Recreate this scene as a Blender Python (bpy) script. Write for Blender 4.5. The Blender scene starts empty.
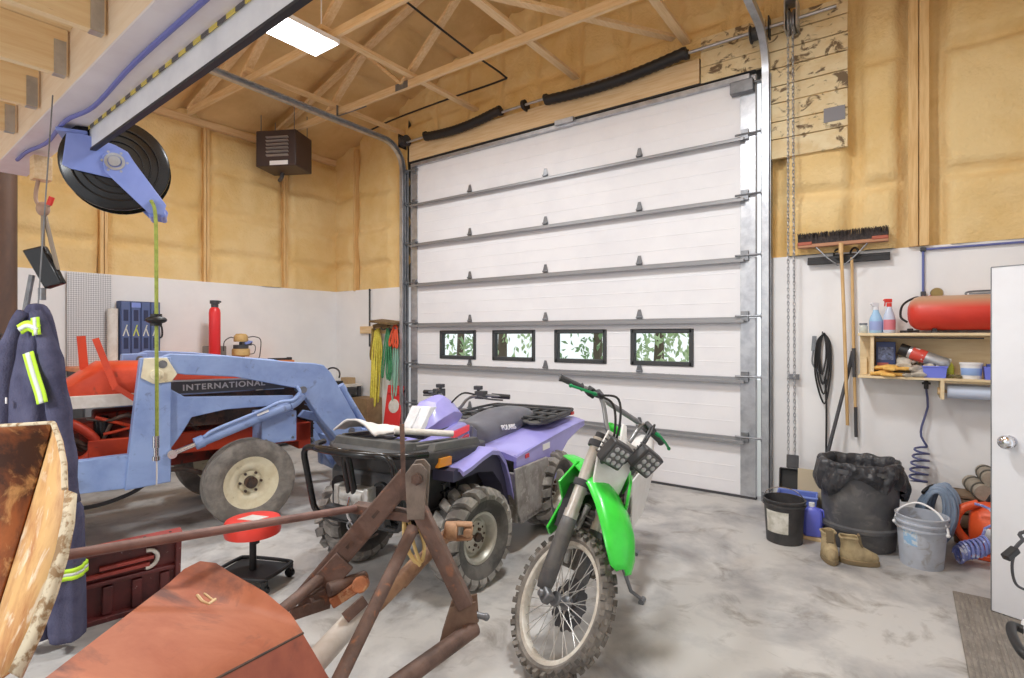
import bpy, bmesh, math, random
from mathutils import Vector, Matrix, Euler, noise
random.seed(7)
PI = math.pi
SC = bpy.context.scene
COL = SC.collection

# ---------------------------------------------------------------- camera, world, exposure
cam = bpy.data.cameras.new('camera')
cam.sensor_width = 36.0
cam.lens = 540.0 / 1024.0 * 36.0
cam.shift_y = -3.0 / 1024.0
cam.clip_start = 0.02
camera = bpy.data.objects.new('camera', cam)
camera.location = (0, 0, 1.64)
camera.rotation_euler = (PI / 2, 0, math.radians(36))
COL.objects.link(camera)
SC.camera = camera
W = bpy.data.worlds.new('world')
SC.world = W
W.use_nodes = True
W.node_tree.nodes['Background'].inputs[0].default_value = (0.93, 0.96, 1.0, 1)
W.node_tree.nodes['Background'].inputs[1].default_value = 1.15
SC.view_settings.view_transform = 'Standard'
SC.view_settings.look = 'None'
SC.view_settings.gamma = 1.0
SC.view_settings.use_curve_mapping = False
SC.view_settings.exposure = 0.0
SC.cycles.use_denoising = True
SC.cycles.max_bounces = 8
SC.cycles.diffuse_bounces = 5
SC.cycles.sample_clamp_indirect = 6.0
LAMP_POWER = 100.0

# ---------------------------------------------------------------- materials
def lin(c):
    return tuple((x / 255 / 12.92 if x / 255 <= 0.04045 else ((x / 255 + 0.055) / 1.055) ** 2.4) for x in c) + (1,)

def mat(name, c1, rough=0.5, metal=0.0, c2=None, scale=6.0, lo=0.4, hi=0.65, c3=None, scale3=25.0, amt3=0.6, lo3=0.55, hi3=0.62,
        bump=0.0, bscale=60.0, stretch=None, emit=0.0, coat=0.0, alpha=1.0, trans=0.0, spec=0.5):
    m = bpy.data.materials.new(name)
    m.use_nodes = True
    nt = m.node_tree
    b = nt.nodes['Principled BSDF']
    b.inputs['Base Color'].default_value = lin(c1)
    b.inputs['Roughness'].default_value = rough
    b.inputs['Metallic'].default_value = metal
    b.inputs['Specular IOR Level'].default_value = spec
    b.inputs['Coat Weight'].default_value = coat
    b.inputs['Alpha'].default_value = alpha
    b.inputs['Transmission Weight'].default_value = trans
    if emit:
        b.inputs['Emission Color'].default_value = lin(c1)
        b.inputs['Emission Strength'].default_value = emit
    vec = None
    if c2 or c3 or bump:
        tc = nt.nodes.new('ShaderNodeTexCoord')
        vec = tc.outputs['Object']
        if stretch:
            mp = nt.nodes.new('ShaderNodeMapping')
            mp.inputs['Scale'].default_value = stretch
            nt.links.new(vec, mp.inputs[0])
            vec = mp.outputs[0]
    def layer(prev, col, sc, lo_, hi_, amt, off):
        n = nt.nodes.new('ShaderNodeTexNoise')
        n.inputs['Scale'].default_value = sc
        n.inputs['Detail'].default_value = 7
        n.inputs['Roughness'].default_value = 0.62
        n.inputs['Distortion'].default_value = 0.3 + off
        nt.links.new(vec, n.inputs['Vector'])
        r = nt.nodes.new('ShaderNodeMapRange')
        r.inputs['From Min'].default_value = lo_
        r.inputs['From Max'].default_value = hi_
        r.inputs['To Max'].default_value = amt
        nt.links.new(n.outputs[0], r.inputs['Value'])
        x = nt.nodes.new('ShaderNodeMix')
        x.data_type = 'RGBA'
        nt.links.new(r.outputs[0], x.inputs['Factor'])
        if prev is None:
            x.inputs['A'].default_value = lin(c1)
        else:
            nt.links.new(prev, x.inputs['A'])
        x.inputs['B'].default_value = lin(col)
        return x.outputs['Result']
    out = None
    if c2:
        out = layer(None, c2, scale, lo, hi, 1.0, 0.0)
    if c3:
        out = layer(out, c3, scale3, lo3, hi3, amt3, 0.4)
    if out:
        nt.links.new(out, b.inputs['Base Color'])
    if bump:
        n = nt.nodes.new('ShaderNodeTexNoise')
        n.inputs['Scale'].default_value = bscale
        n.inputs['Detail'].default_value = 5
        nt.links.new(vec, n.inputs['Vector'])
        bp = nt.nodes.new('ShaderNodeBump')
        bp.inputs['Strength'].default_value = bump
        bp.inputs['Distance'].default_value = 0.02
        nt.links.new(n.outputs[0], bp.inputs['Height'])
        nt.links.new(bp.outputs[0], b.inputs['Normal'])
    return m

FOAM = mat('spray_foam', (232, 204, 150), .75, c2=(220, 184, 120), scale=1.3, lo=.38, hi=.68, bump=.6, bscale=30, spec=.25)
FOAMR = mat('spray_foam_roof', (222, 190, 138), .75, c2=(202, 166, 112), scale=1.1, lo=.38, hi=.68, bump=.3, bscale=22, spec=.25)
WHITE_WALL = mat('white_liner', (238, 237, 237), .45, c2=(230, 229, 230), scale=1.2, spec=.3)
CONC = mat('concrete', (194, 191, 187), .5, c2=(128, 127, 131), scale=1.5, lo=.44, hi=.72, c3=(116, 107, 98), scale3=3.4, amt3=.8, lo3=.54, hi3=.72, bump=.06, bscale=30)
PINE = mat('pine', (228, 200, 158), .6, c2=(214, 180, 132), scale=3, stretch=(1, 14, 14), c3=(150, 100, 60), scale3=5, amt3=.5, lo3=.68, hi3=.75)
PINEY = mat('pine_y', (230, 200, 156), .6, c2=(216, 182, 134), scale=3, stretch=(14, 1, 14), c3=(150, 100, 60), scale3=5, amt3=.5, lo3=.68, hi3=.75)
PINEZ = mat('pine_z', (226, 190, 134), .6, c2=(206, 164, 104), scale=3, stretch=(14, 14, 1), c3=(130, 90, 50), scale3=5, amt3=.6, lo3=.66, hi3=.74)
PLANKM = mat('old_planks', (228, 210, 170), .7, c2=(216, 190, 142), scale=5, c3=(92, 68, 44), scale3=7, amt3=.9, lo3=.55, hi3=.62, stretch=(1, 1, 1.5))
JOISTW = mat('joist_wood', (244, 220, 178), .6, c2=(234, 204, 156), scale=3, stretch=(14, 1, 14), c3=(150, 100, 60), scale3=5, amt3=.5, lo3=.68, hi3=.75)
BEAMW = mat('beam_wood', (242, 224, 200), .6, c2=(234, 212, 184), scale=2.5, stretch=(1, 10, 10))
BEAMU = mat('beam_under', (232, 226, 228), .6, c2=(222, 214, 216), scale=2.5)
GALV = mat('galvanised', (196, 198, 202), .38, .75, c2=(172, 174, 180), scale=9)
STEEL = mat('grey_steel', (142, 144, 148), .4, .6, c2=(116, 118, 122), scale=8)
STRUT = mat('strut_steel', (150, 150, 152), .45, .5)
ALU = mat('aluminium', (206, 206, 204), .4, .5, c2=(176, 172, 166), scale=14)
CHROME = mat('chrome', (220, 220, 224), .15, 1.0)
DOORW = mat('door_white', (236, 235, 237), .42, c2=(230, 229, 232), scale=2, spec=.4)
WHITEP = mat('white_plastic', (240, 239, 240), .4)
WHITED = mat('white_dirty', (224, 220, 214), .5, c2=(206, 200, 190), scale=12)
BLACK = mat('black_plastic', (34, 33, 35), .5)
BLACKG = mat('black_gloss', (26, 26, 28), .25)
DGREY = mat('dark_grey', (72, 72, 76), .6, c2=(58, 58, 62), scale=10)
GREY = mat('mid_grey', (128, 128, 132), .6)
RUBBER = mat('rubber', (66, 64, 64), .8, c2=(98, 95, 92), scale=7, lo=.42, hi=.7, bump=.15, bscale=50)
RUBBERD = mat('rubber_dusty', (112, 107, 102), .85, c2=(150, 144, 136), scale=8, lo=.4, hi=.66, bump=.2, bscale=70)
IRED = mat('tractor_red', (206, 72, 40), .45, c2=(184, 56, 32), scale=4, c3=(120, 60, 44), scale3=12, amt3=.6, lo3=.62, hi3=.72)
DRED = mat('dull_red', (150, 50, 36), .6, c2=(98, 40, 32), scale=7, c3=(52, 36, 32), scale3=13, amt3=.8)
REDP = mat('red_plastic', (222, 58, 48), .4)
STOOLR = mat('stool_red', (238, 70, 58), .45)
LBLUE = mat('loader_blue', (146, 168, 212), .5, c2=(126, 148, 196), scale=3.2, c3=(100, 108, 136), scale3=14, amt3=.6, lo3=.6, hi3=.7)
RBLUE = mat('reel_blue', (140, 158, 226), .4, c2=(126, 146, 216), scale=4)
CREAM = mat('cream_paint', (232, 224, 196), .5, c2=(214, 202, 168), scale=9, c3=(140, 120, 90), scale3=18, amt3=.6, lo3=.62, hi3=.7)
GREASE = mat('greasy_iron', (64, 56, 52), .6, c2=(96, 70, 56), scale=12, c3=(40, 36, 34), scale3=22)
PURPLE = mat('atv_purple', (164, 160, 228), .35, c2=(154, 149, 220), scale=5, coat=.2)
GREEN = mat('bike_green', (62, 224, 70), .35, c2=(48, 206, 58), scale=4, coat=.2)
DGREEN = mat('lever_green', (34, 150, 92), .4, .3)
RUST = mat('rust', (122, 98, 88), .6, .2, c2=(88, 70, 63), scale=7, c3=(170, 112, 78), scale3=16, amt3=.7, lo3=.6, hi3=.7, bump=.15, bscale=60)
RUSTB = mat('rust_bright', (196, 128, 88), .7, c2=(150, 92, 62), scale=9, c3=(214, 180, 140), scale3=15, amt3=.6)
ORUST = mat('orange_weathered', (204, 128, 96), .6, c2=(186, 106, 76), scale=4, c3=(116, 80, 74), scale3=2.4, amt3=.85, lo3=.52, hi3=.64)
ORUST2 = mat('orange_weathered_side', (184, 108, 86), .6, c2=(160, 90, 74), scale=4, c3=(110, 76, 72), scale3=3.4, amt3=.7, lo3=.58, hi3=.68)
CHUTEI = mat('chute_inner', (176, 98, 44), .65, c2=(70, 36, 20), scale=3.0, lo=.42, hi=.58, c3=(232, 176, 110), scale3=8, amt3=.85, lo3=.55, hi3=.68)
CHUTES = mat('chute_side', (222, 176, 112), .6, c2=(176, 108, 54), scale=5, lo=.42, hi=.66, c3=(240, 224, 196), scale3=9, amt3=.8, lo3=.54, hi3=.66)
CHUTEE = mat('chute_edge', (214, 200, 172), .7, c2=(150, 118, 80), scale=30, lo=.48, hi=.58)
MAROON = mat('maroon_paint', (104, 44, 44), .5, c2=(72, 34, 36), scale=6, c3=(176, 150, 150), scale3=20, amt3=.7, lo3=.64, hi3=.7)
MAROONR = mat('maroon_edge', (176, 74, 66), .5, c2=(140, 60, 56), scale=10)
NAVY = mat('navy_cloth', (88, 88, 112), .9, c2=(70, 70, 94), scale=9, bump=.3, bscale=120, spec=.2)
HIVIS = mat('hivis', (196, 240, 60), .6, emit=0)
SILVERT = mat('reflective_tape', (216, 222, 216), .4)
DOORGREY = mat('door_panel_grey', (206, 205, 206), .5)

# ---------------------------------------------------------------- mesh builder
def rotm(e):
    return Euler(e).to_matrix()

def frame(p, x, y=None, up=(0, 0, 1)):
    """4x4 matrix at p whose Z axis is x (the main direction)."""
    z = Vector(x).normalized()
    u = Vector(up)
    if abs(z.dot(u.normalized())) > .99:
        u = Vector((1, 0, 0))
    a = u.cross(z).normalized()
    b = z.cross(a)
    m = Matrix((a, b, z)).transposed().to_4x4()
    m.translation = Vector(p)
    return m

def spline(pts, n=6, closed=False):
    P = [Vector(p) for p in pts]
    N = len(P)
    out = []
    rng = N if closed else N - 1
    for i in range(rng):
        a = P[(i - 1) % N] if closed or i > 0 else P[0] * 2 - P[1]
        b, c = P[i], P[(i + 1) % N]
        e = P[(i + 2) % N] if closed or i < N - 2 else P[-1] * 2 - P[-2]
        for k in range(n):
            t = k / n
            out.append(.5 * ((2 * b) + (c - a) * t + (2 * a - 5 * b + 4 * c - e) * t * t + (3 * b - a - 3 * c + e) * t ** 3))
    if not closed:
        out.append(P[-1])
    return out

class MB:
    def __init__(s):
        s.v, s.f = [], []
        s.X = None
    def add(s, vs, fs, M=None):
        o = len(s.v)
        for p in vs:
            p = Vector(p)
            if M is not None:
                p = M @ p
            if s.X is not None:
                p = s.X @ p
            s.v.append(p)
        s.f += [tuple(i + o for i in f) for f in fs]
        return s
    def box(s, c, d, R=None, M=None):
        x, y, z = d[0] / 2, d[1] / 2, d[2] / 2
        vs = [Vector((a * x, b * y, e * z)) for e in (-1, 1) for b in (-1, 1) for a in (-1, 1)]
        if R is not None:
            r = rotm(R) if isinstance(R, (tuple, list)) else R
            vs = [r @ p for p in vs]
        vs = [p + Vector(c) for p in vs]
        return s.add(vs, [(0, 2, 3, 1), (4, 5, 7, 6), (0, 1, 5, 4), (2, 6, 7, 3), (0, 4, 6, 2), (1, 3, 7, 5)], M)
    def hexa(s, b, t):
        return s.add(list(b) + list(t), [(3, 2, 1, 0), (4, 5, 6, 7), (0, 1, 5, 4), (1, 2, 6, 5), (2, 3, 7, 6), (3, 0, 4, 7)])
    def bar(s, p, q, w, h, up=(0, 0, 1), M=None):
        p, q = Vector(p), Vector(q)
        m = frame(p, q - p, up=up)
        L = (q - p).length
        vs = [m @ Vector((a * w / 2, b * h / 2, e * L)) for e in (0, 1) for b in (-1, 1) for a in (-1, 1)]
        return s.add(vs, [(0, 2, 3, 1), (4, 5, 7, 6), (0, 1, 5, 4), (2, 6, 7, 3), (0, 4, 6, 2), (1, 3, 7, 5)], M)
    def tube(s, pts, r, n=8, closed=False, M=None, caps=True):
        P = [Vector(p) for p in pts]
        N = len(P)
        R = r if isinstance(r, (list, tuple)) else [r] * N
        T = []
        for i in range(N):
            if closed:
                t = P[(i + 1) % N] - P[(i - 1) % N]
            else:
                t = P[min(i + 1, N - 1)] - P[max(i - 1, 0)]
            T.append(t.normalized() if t.length > 1e-9 else Vector((0, 0, 1)))
        a = Vector((0, 0, 1)) if abs(T[0].z) < .9 else Vector((1, 0, 0))
        a = (a - T[0] * a.dot(T[0])).normalized()
        vs = []
        for i in range(N):
            a = a - T[i] * a.dot(T[i])
            a = a.normalized() if a.length > 1e-6 else T[i].orthogonal().normalized()
            b = T[i].cross(a)
            for k in range(n):
                an = 2 * PI * k / n
                vs.append(P[i] + (a * math.cos(an) + b * math.sin(an)) * R[i])
        fs = []
        for i in range(N if closed else N - 1):
            j = (i + 1) % N
            for k in range(n):
                l = (k + 1) % n
                fs.append((i * n + k, i * n + l, j * n + l, j * n + k))
        if not closed and caps:
            fs.append(tuple(range(n - 1, -1, -1)))
            fs.append(tuple((N - 1) * n + k for k in range(n)))
        return s.add(vs, fs, M)
    def lathe(s, prof, n=24, M=None, ang=2 * PI, sx=1, sy=1):
        full = abs(ang - 2 * PI) < 1e-6
        c = n if full else n + 1
        vs = [Vector((r * math.cos(ang * k / n) * sx, r * math.sin(ang * k / n) * sy, z)) for r, z in prof for k in range(c)]
        fs = []
        for i in range(len(prof) - 1):
            for k in range(n):
                l = (k + 1) % c
                fs.append((i * c + k, i * c + l, (i + 1) * c + l, (i + 1) * c + k))
        if full:
            if prof[0][0] > 1e-5: fs.append(tuple(range(c - 1, -1, -1)))
            if prof[-1][0] > 1e-5: fs.append(tuple((len(prof) - 1) * c + k for k in range(c)))
        return s.add(vs, fs, M)
    def ring(s, prof, n=24, M=None):
        """lathe of a closed profile (no caps)."""
        L = len(prof)
        vs = [Vector((r * math.cos(2 * PI * k / n), r * math.sin(2 * PI * k / n), z)) for r, z in prof for k in range(n)]
        fs = [(i * n + k, i * n + (k + 1) % n, ((i + 1) % L) * n + (k + 1) % n, ((i + 1) % L) * n + k) for i in range(L) for k in range(n)]
        return s.add(vs, fs, M)
    def cyl(s, p, q, r, n=16, r2=None):
        return s.tube([p, q], [r, r if r2 is None else r2], n)
    def prism(s, poly, t0, t1, M=None):
        n = len(poly)
        vs = [Vector((a, b, t0)) for a, b in poly] + [Vector((a, b, t1)) for a, b in poly]
        fs = [tuple(range(n - 1, -1, -1)), tuple(range(n, 2 * n))] + [(i, (i + 1) % n, n + (i + 1) % n, n + i) for i in range(n)]
        return s.add(vs, fs, M)
    def side(s, poly, y0, y1):
        """polygon in (x, z), thickness from y0 to y1."""
        n = len(poly)
        vs = [Vector((a, y1, b)) for a, b in poly] + [Vector((a, y0, b)) for a, b in poly]
        fs = [tuple(range(n - 1, -1, -1)), tuple(range(n, 2 * n))] + [(i, (i + 1) % n, n + (i + 1) % n, n + i) for i in range(n)]
        return s.add(vs, fs)
    def sph(s, c, r, n=14, m=9, M=None):
        r = r if isinstance(r, (tuple, list)) else (r, r, r)
        vs = [Vector((c[0], c[1], c[2] - r[2]))]
        for i in range(1, m):
            a = -PI / 2 + PI * i / m
            for k in range(n):
                b = 2 * PI * k / n
                vs.append(Vector((c[0] + r[0] * math.cos(a) * math.cos(b), c[1] + r[1] * math.cos(a) * math.sin(b), c[2] + r[2] * math.sin(a))))
        vs.append(Vector((c[0], c[1], c[2] + r[2])))
        fs = [(0, 1 + (k + 1) % n, 1 + k) for k in range(n)]
        for i in range(m - 2):
            for k in range(n):
                l = (k + 1) % n
                fs.append((1 + i * n + k, 1 + i * n + l, 1 + (i + 1) * n + l, 1 + (i + 1) * n + k))
        e = len(vs) - 1
        fs += [(e, 1 + (m - 2) * n + k, 1 + (m - 2) * n + (k + 1) % n) for k in range(n)]
        return s.add(vs, fs, M)
    def loft(s, rings, caps=True, closed=True, M=None):
        n = len(rings[0])
        vs = [p for r in rings for p in r]
        fs = []
        for i in range(len(rings) - 1):
            for k in range(n if closed else n - 1):
                l = (k + 1) % n
                fs.append((i * n + k, i * n + l, (i + 1) * n + l, (i + 1) * n + k))
        if caps and closed:
            fs.append(tuple(range(n - 1, -1, -1)))
            fs.append(tuple((len(rings) - 1) * n + k for k in range(n)))
        return s.add(vs, fs, M)
    def grid(s, fn, nu, nv):
        vs = [Vector(fn(i / nu, j / nv)) for i in range(nu + 1) for j in range(nv + 1)]
        fs = [(i * (nv + 1) + j, (i + 1) * (nv + 1) + j, (i + 1) * (nv + 1) + j + 1, i * (nv + 1) + j + 1) for i in range(nu) for j in range(nv)]
        return s.add(vs, fs)
    def build(s, name, m, parent=None, bev=0.0, smooth=38, sub=0, solid=0.0, off=-1):
        me = bpy.data.meshes.new(name)
        me.from_pydata([tuple(p) for p in s.v], [], s.f)
        me.update()
        bm = bmesh.new()
        bm.from_mesh(me)
        bmesh.ops.recalc_face_normals(bm, faces=bm.faces)
        bm.to_mesh(me)
        bm.free()
        if smooth:
            me.shade_smooth()
            if not sub:
                me.set_sharp_from_angle(angle=math.radians(smooth))
        me.materials.append(m)
        o = bpy.data.objects.new(name, me)
        COL.objects.link(o)
        if parent is not None:
            o.parent = parent
        if solid:
            md = o.modifiers.new('solid', 'SOLIDIFY'); md.thickness = solid; md.offset = off
        if bev:
            md = o.modifiers.new('bevel', 'BEVEL'); md.width = bev; md.segments = 2; md.limit_method = 'ANGLE'; md.angle_limit = math.radians(40)
        if sub:
            md = o.modifiers.new('sub', 'SUBSURF'); md.levels = sub; md.render_levels = sub
        return o

def tag(o, label=None, cat=None, group=None, kind=None):
    if label: o['label'] = label
    if cat: o['category'] = cat
    if group: o['group'] = group
    if kind: o['kind'] = kind
    return o

def thing(name, label, cat, loc=(0, 0, 0), rz=0.0, group=None, M=None, kind=None):
    o = bpy.data.objects.new(name, None)
    o.empty_display_size = .1
    COL.objects.link(o)
    if M is not None:
        o.matrix_world = M
    else:
        o.location = loc
        o.rotation_euler = (0, 0, rz)
    return tag(o, label, cat, group, kind)

def kids(o):
    return [c for c in list(bpy.data.objects) if c.parent == o]

def copy_tree(o, parent=None):
    c = o.copy()
    COL.objects.link(c)
    if parent is not None:
        c.parent = parent
    for k in kids(o):
        copy_tree(k, c)
    return c

def struct(o, label=None):
    o['kind'] = 'structure'
    if label: o['label'] = label
    return o

def text(name, body, size, m, parent, M, ext=.002, bold=0.0, sx=1.0, fit=None, spacing=1.0):
    cu = bpy.data.curves.new(name, 'FONT')
    cu.body = body
    cu.size = size
    cu.extrude = ext
    cu.offset = bold
    cu.space_character = spacing
    cu.align_x = 'CENTER'
    cu.align_y = 'CENTER'
    tmp = bpy.data.objects.new(name + '_tmp', cu)
    COL.objects.link(tmp)
    dg = bpy.context.evaluated_depsgraph_get()
    me = bpy.data.meshes.new_from_object(tmp.evaluated_get(dg))
    bpy.data.objects.remove(tmp)
    if fit:
        xs = [v.co.x for v in me.vertices]
        sx = fit / (max(xs) - min(xs))
    me.transform(M @ Matrix.Diagonal((sx, 1, 1, 1)))
    me.materials.clear()
    me.materials.append(m)
    o = bpy.data.objects.new(name, me)
    COL.objects.link(o)
    o.parent = parent
    return o

def nz(x, y, z=0.0):
    return noise.noise(Vector((x, y, z)))

def sstep(a, b, x):
    t = max(0.0, min(1.0, (x - a) / (b - a)))
    return t * t * (3 - 2 * t)
# ================================================================ the setting
XL, XR, YB, YF = -8.03, 1.22, 5.82, -3.2      # room: left wall, right wall, back wall, open end behind the camera
EAVE, RIDGE, XRIDGE, SLOPE = 4.68, 6.1, -3.4, 0.307
def roof_z(x):
    return EAVE + SLOPE * (min(x - XL, XR - x))

b = MB(); b.box(((XL + XR) / 2, (YB + YF) / 2, -.1), (XR - XL + .3, YB - YF + .3, .2))
floor = struct(b.build('floor', CONC, smooth=0), 'stained grey concrete garage floor')
b = MB(); b.box((-3.4, 14, -.13), (40, 16.1, .2))
struct(b.build('ground_outside', mat('gravel', (196, 196, 190), .9), smooth=0), 'pale gravel yard outside the big door')

def foam(name, parent, u0, u1, v0, vtop, to_world, posts, bands, depth=.085, du=.045, seed=0.0, m=None, pw=.13):
    """sprayed foam skin: u along the wall, v up, bulging between the framing members."""
    nu = max(2, int((u1 - u0) / du))
    vmax = max(vtop(u0), vtop(u1), vtop((u0 + u1) / 2))
    nv = max(2, int((vmax - v0) / du))
    def fn(a, c):
        u = u0 + (u1 - u0) * a
        v = v0 + (vtop(u) - v0) * c
        p = 1.0
        for q in posts:
            p = min(p, sstep(.02, pw, abs(u - q + .02 * nz(v * 3, q + seed))))
        for q in bands:
            qq = q + .05 * nz(u * 1.3 + q * 7, seed)
            p = min(p, .25 + .75 * sstep(0, .09, abs(v - qq)))
        h = depth * p + .016 * nz(u * 4, v * 4, seed) + .04 * nz(u * 1.2, v * 1.4, seed + 3) + .009 * nz(u * 10, v * 10, seed)
        return to_world(u, v, h)
    g = MB(); g.grid(fn, nu, nv)
    return g.build(name, m or FOAM, parent, smooth=180)

WT = 2.41
# ---- left wall
b = MB(); b.box((XL - .05, (YB + YF) / 2, WT / 2), (.1, YB - YF, WT))
wall_left = struct(b.build('wall_left', WHITE_WALL, smooth=0), 'white panelled left wall below yellow spray foam')
posts_l = [-2.43, -1.21, .01, 1.23, 2.45, 3.67, 4.89]
foam('spray_foam', wall_left, YF, YB + .2, WT, lambda u: EAVE + .1, lambda u, v, h: (XL - .09 + h, u, v), posts_l, [2.82, 3.42, 4.02, 4.6], seed=1)
for y in posts_l[2:7]:
    g = MB(); g.box((XL - .05, y - .022, 3.55), (.07, .036, 2.28)); g.box((XL - .055, y + .024, 3.55), (.07, .034, 2.28))
    g.build('post', PINEZ, wall_left)
g = MB(); g.box((XL - .02, (YB + YF) / 2, EAVE - .03), (.08, YB - YF, .09)); g.build('top_plate', PINEY, wall_left)
# ---- back wall (left strip, right strip, over the door)
DX0, DX1, DH = -6.14, -1.2, 4.27
b = MB()
b.box(((XL + DX0 - .09) / 2, YB + .05, WT / 2), (DX0 - .09 - XL, .1, WT))
b.box(((XR + DX1 + .09) / 2, YB + .05, WT / 2), (XR - DX1 - .09, .1, WT))
b.box((.13, YB - .003, 1.2), (.006, .006, 2.4))
wall_back = struct(b.build('wall_back', WHITE_WALL, smooth=0), 'white panelled wall with yellow spray foam around the overhead door')
tw = lambda u, v, h: (u, YB + .09 - h, v)
foam('spray_foam', wall_back, XL - .2, DX0 - .08, WT, lambda u: roof_z(u) + .1, tw, [-7.52, -6.55], [2.82, 3.42, 4.02], seed=5)
foam('spray_foam', wall_back, DX0 - .08, DX1 + .08, DH + .3, lambda u: roof_z(u) + .1, tw, [-5.7 + .61 * k for k in range(8)], [4.95, 5.5], seed=9, depth=.09)
foam('spray_foam', wall_back, DX1 + .08, XR, WT, lambda u: roof_z(u) + .1, tw, [-1.0, -.37, .02, .22], [3.0, 4.1], seed=14, depth=.125, pw=.1)
for x in (.062, .137):
    g = MB(); g.box((x, YB + .0, 3.75), (.068, .1, 2.68)); g.build('wall_stud', PINEZ, wall_back, bev=.003)
g = MB(); g.box((-7.5, YB + .02, 3.6), (.03, .1, 2.4)); g.build('wall_stud', PINEZ, wall_back)
# right wall with a doorway
b = MB()
b.box((XR + .06, (3.05 + YF) / 2, 2.4), (.12, 3.05 - YF, 4.8)); b.box((XR + .06, (3.98 + YB) / 2, 2.4), (.12, YB - 3.98, 4.8)); b.box((XR + .06, 3.5, 3.42), (.12, .98, 2.7))
struct(b.build('wall_right', WHITE_WALL, smooth=0), 'white right wall with a doorway')
# ---- roof
def roof_fn(name, x0, x1, seed):
    ys = [4.61, 3.40, 2.18, .97, -.24, -1.46, -2.67]
    return foam(name, None, YF, YB + .1, x0, lambda u: x1, lambda u, v, h: (v, u, roof_z(v) + .14 - h), ys, [x0 + .9, x0 + 1.9, x0 + 2.9, x0 + 3.9], seed=seed, depth=.1, m=FOAMR, du=.07, pw=.2)
ceiling = struct(roof_fn('ceiling', XL - .1, XRIDGE, 21), 'underside of the roof sprayed with yellow foam')
r2 = roof_fn('roof_slope', XRIDGE, XR + .1, 31); r2.parent = ceiling
# weatherproof roof skin and walls' outer skin, so that daylight does not leak in
g = MB()
g.hexa([(XL - .2, YF, EAVE + .2), (XRIDGE, YF, RIDGE + .22), (XRIDGE, YB + .2, RIDGE + .22), (XL - .2, YB + .2, EAVE + .2)], [(XL - .2, YF, EAVE + .3), (XRIDGE, YF, RIDGE + .32), (XRIDGE, YB + .2, RIDGE + .32), (XL - .2, YB + .2, EAVE + .3)])
g.hexa([(XRIDGE, YF, RIDGE + .22), (XR + .2, YF, EAVE + .2), (XR + .2, YB + .2, EAVE + .2), (XRIDGE, YB + .2, RIDGE + .22)], [(XRIDGE, YF, RIDGE + .32), (XR + .2, YF, EAVE + .3), (XR + .2, YB + .2, EAVE + .3), (XRIDGE, YB + .2, RIDGE + .32)])
g.build('roof_skin', STEEL, ceiling, smooth=0)
g = MB(); g.box((XL - .16, (YB + YF) / 2, 2.5), (.08, YB - YF, 5.0)); g.build('outer_cladding', STEEL, wall_left, smooth=0)
g = MB()
g.box(((XL + DX0 - .06) / 2, YB + .17, 3), (DX0 - .06 - XL, .06, 6)); g.box(((XR + DX1 + .06) / 2, YB + .17, 3), (XR - DX1 - .06, .06, 6)); g.box(((DX0 + DX1) / 2, YB + .17, 5.25), (DX1 - DX0 + .2, .06, 2.0))
g.build('outer_cladding', STEEL, wall_back, smooth=0)

# ---- trusses
def truss(y, label):
    t = thing('roof_truss', label, 'roof truss', (0, y, 0), group='wooden roof trusses')
    g = MB(); g.box(((XL + XR) / 2, 0, EAVE + .045), (XR - XL - .1, .04, .09)); g.build('bottom_chord', PINE, t)
    for xa, xb in ((XL + .1, XRIDGE), (XR - .1, XRIDGE)):
        g = MB(); g.bar((xa, 0, roof_z(xa) + .04), (xb, 0, RIDGE + .0), .04, .09, up=(0, 1, 0)); g.build('top_chord', PINE, t)
    for xa, xb in ((-6.55, -5.75), (-5.02, -5.75), (-5.02, XRIDGE), (-1.85, XRIDGE), (-1.85, -1.1), (-.3, -1.1)):
        g = MB(); g.bar((xa, 0, EAVE + .07), (xb, 0, roof_z(xb) - .02), .038, .088, up=(0, 1, 0)); g.build('web', PINE, t)
    for x in (-5.02, -1.85):
        g = MB(); g.box((x, -.022, EAVE + .045), (.22, .004, .085)); g.build('gusset_plate', STEEL, t)
    return t
truss(4.61, 'pale wooden roof truss nearest the big overhead door')
truss(3.40, 'pale wooden roof truss second from the overhead door, passing by the lit lamp')
truss(2.18, 'pale wooden roof truss third from the overhead door, over the hose reel')
# lateral braces
def brace(p, q, label):
    g = MB(); g.bar(p, q, .088, .038); o = g.build('lateral_brace', PINEY, None)
    tag(o, label, 'brace', 'wooden braces across the trusses')
    return o
ZB = EAVE + .112
for x, y0, lab in ((-6.31, 3.3, 'pale wooden brace lying across the truss chords nearest the left wall'),
                   (-4.83, 3.3, 'pale wooden brace lying across the truss chords above the left end of the door'),
                   (-3.24, 3.3, 'pale wooden brace lying across the truss chords above the middle of the door'),
                   (-1.89, 3.3, 'pale wooden brace lying across the truss chords above the right end of the door')):
    brace((x, y0, ZB), (x, YB - .02, ZB), lab)
g = MB(); g.bar((-3.62, 3.25, ZB + .04), (-2.0, YB - .1, ZB + .05), .088, .038)
tag(g.build('diagonal_brace', PINEY), 'pale wooden diagonal brace running over the trusses to the door wall', 'brace', 'wooden braces across the trusses')
# black cable along gable and roof
cb = MB(); cb.tube(spline([(-6.95, 5.66, 4.93), (-6.3, 5.66, 4.98), (-5.2, 5.66, 5.0), (-4.3, 5.66, 5.0), (-4.22, 5.62, 5.03), (-4.3, 5.1, 5.12), (-4.42, 4.2, 5.3), (-4.5, 3.0, 5.5)], 5), .014, 6)
tag(cb.build('electric_cable', BLACK), 'black electric cable strung under the trusses to the door wall', 'cable')
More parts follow.
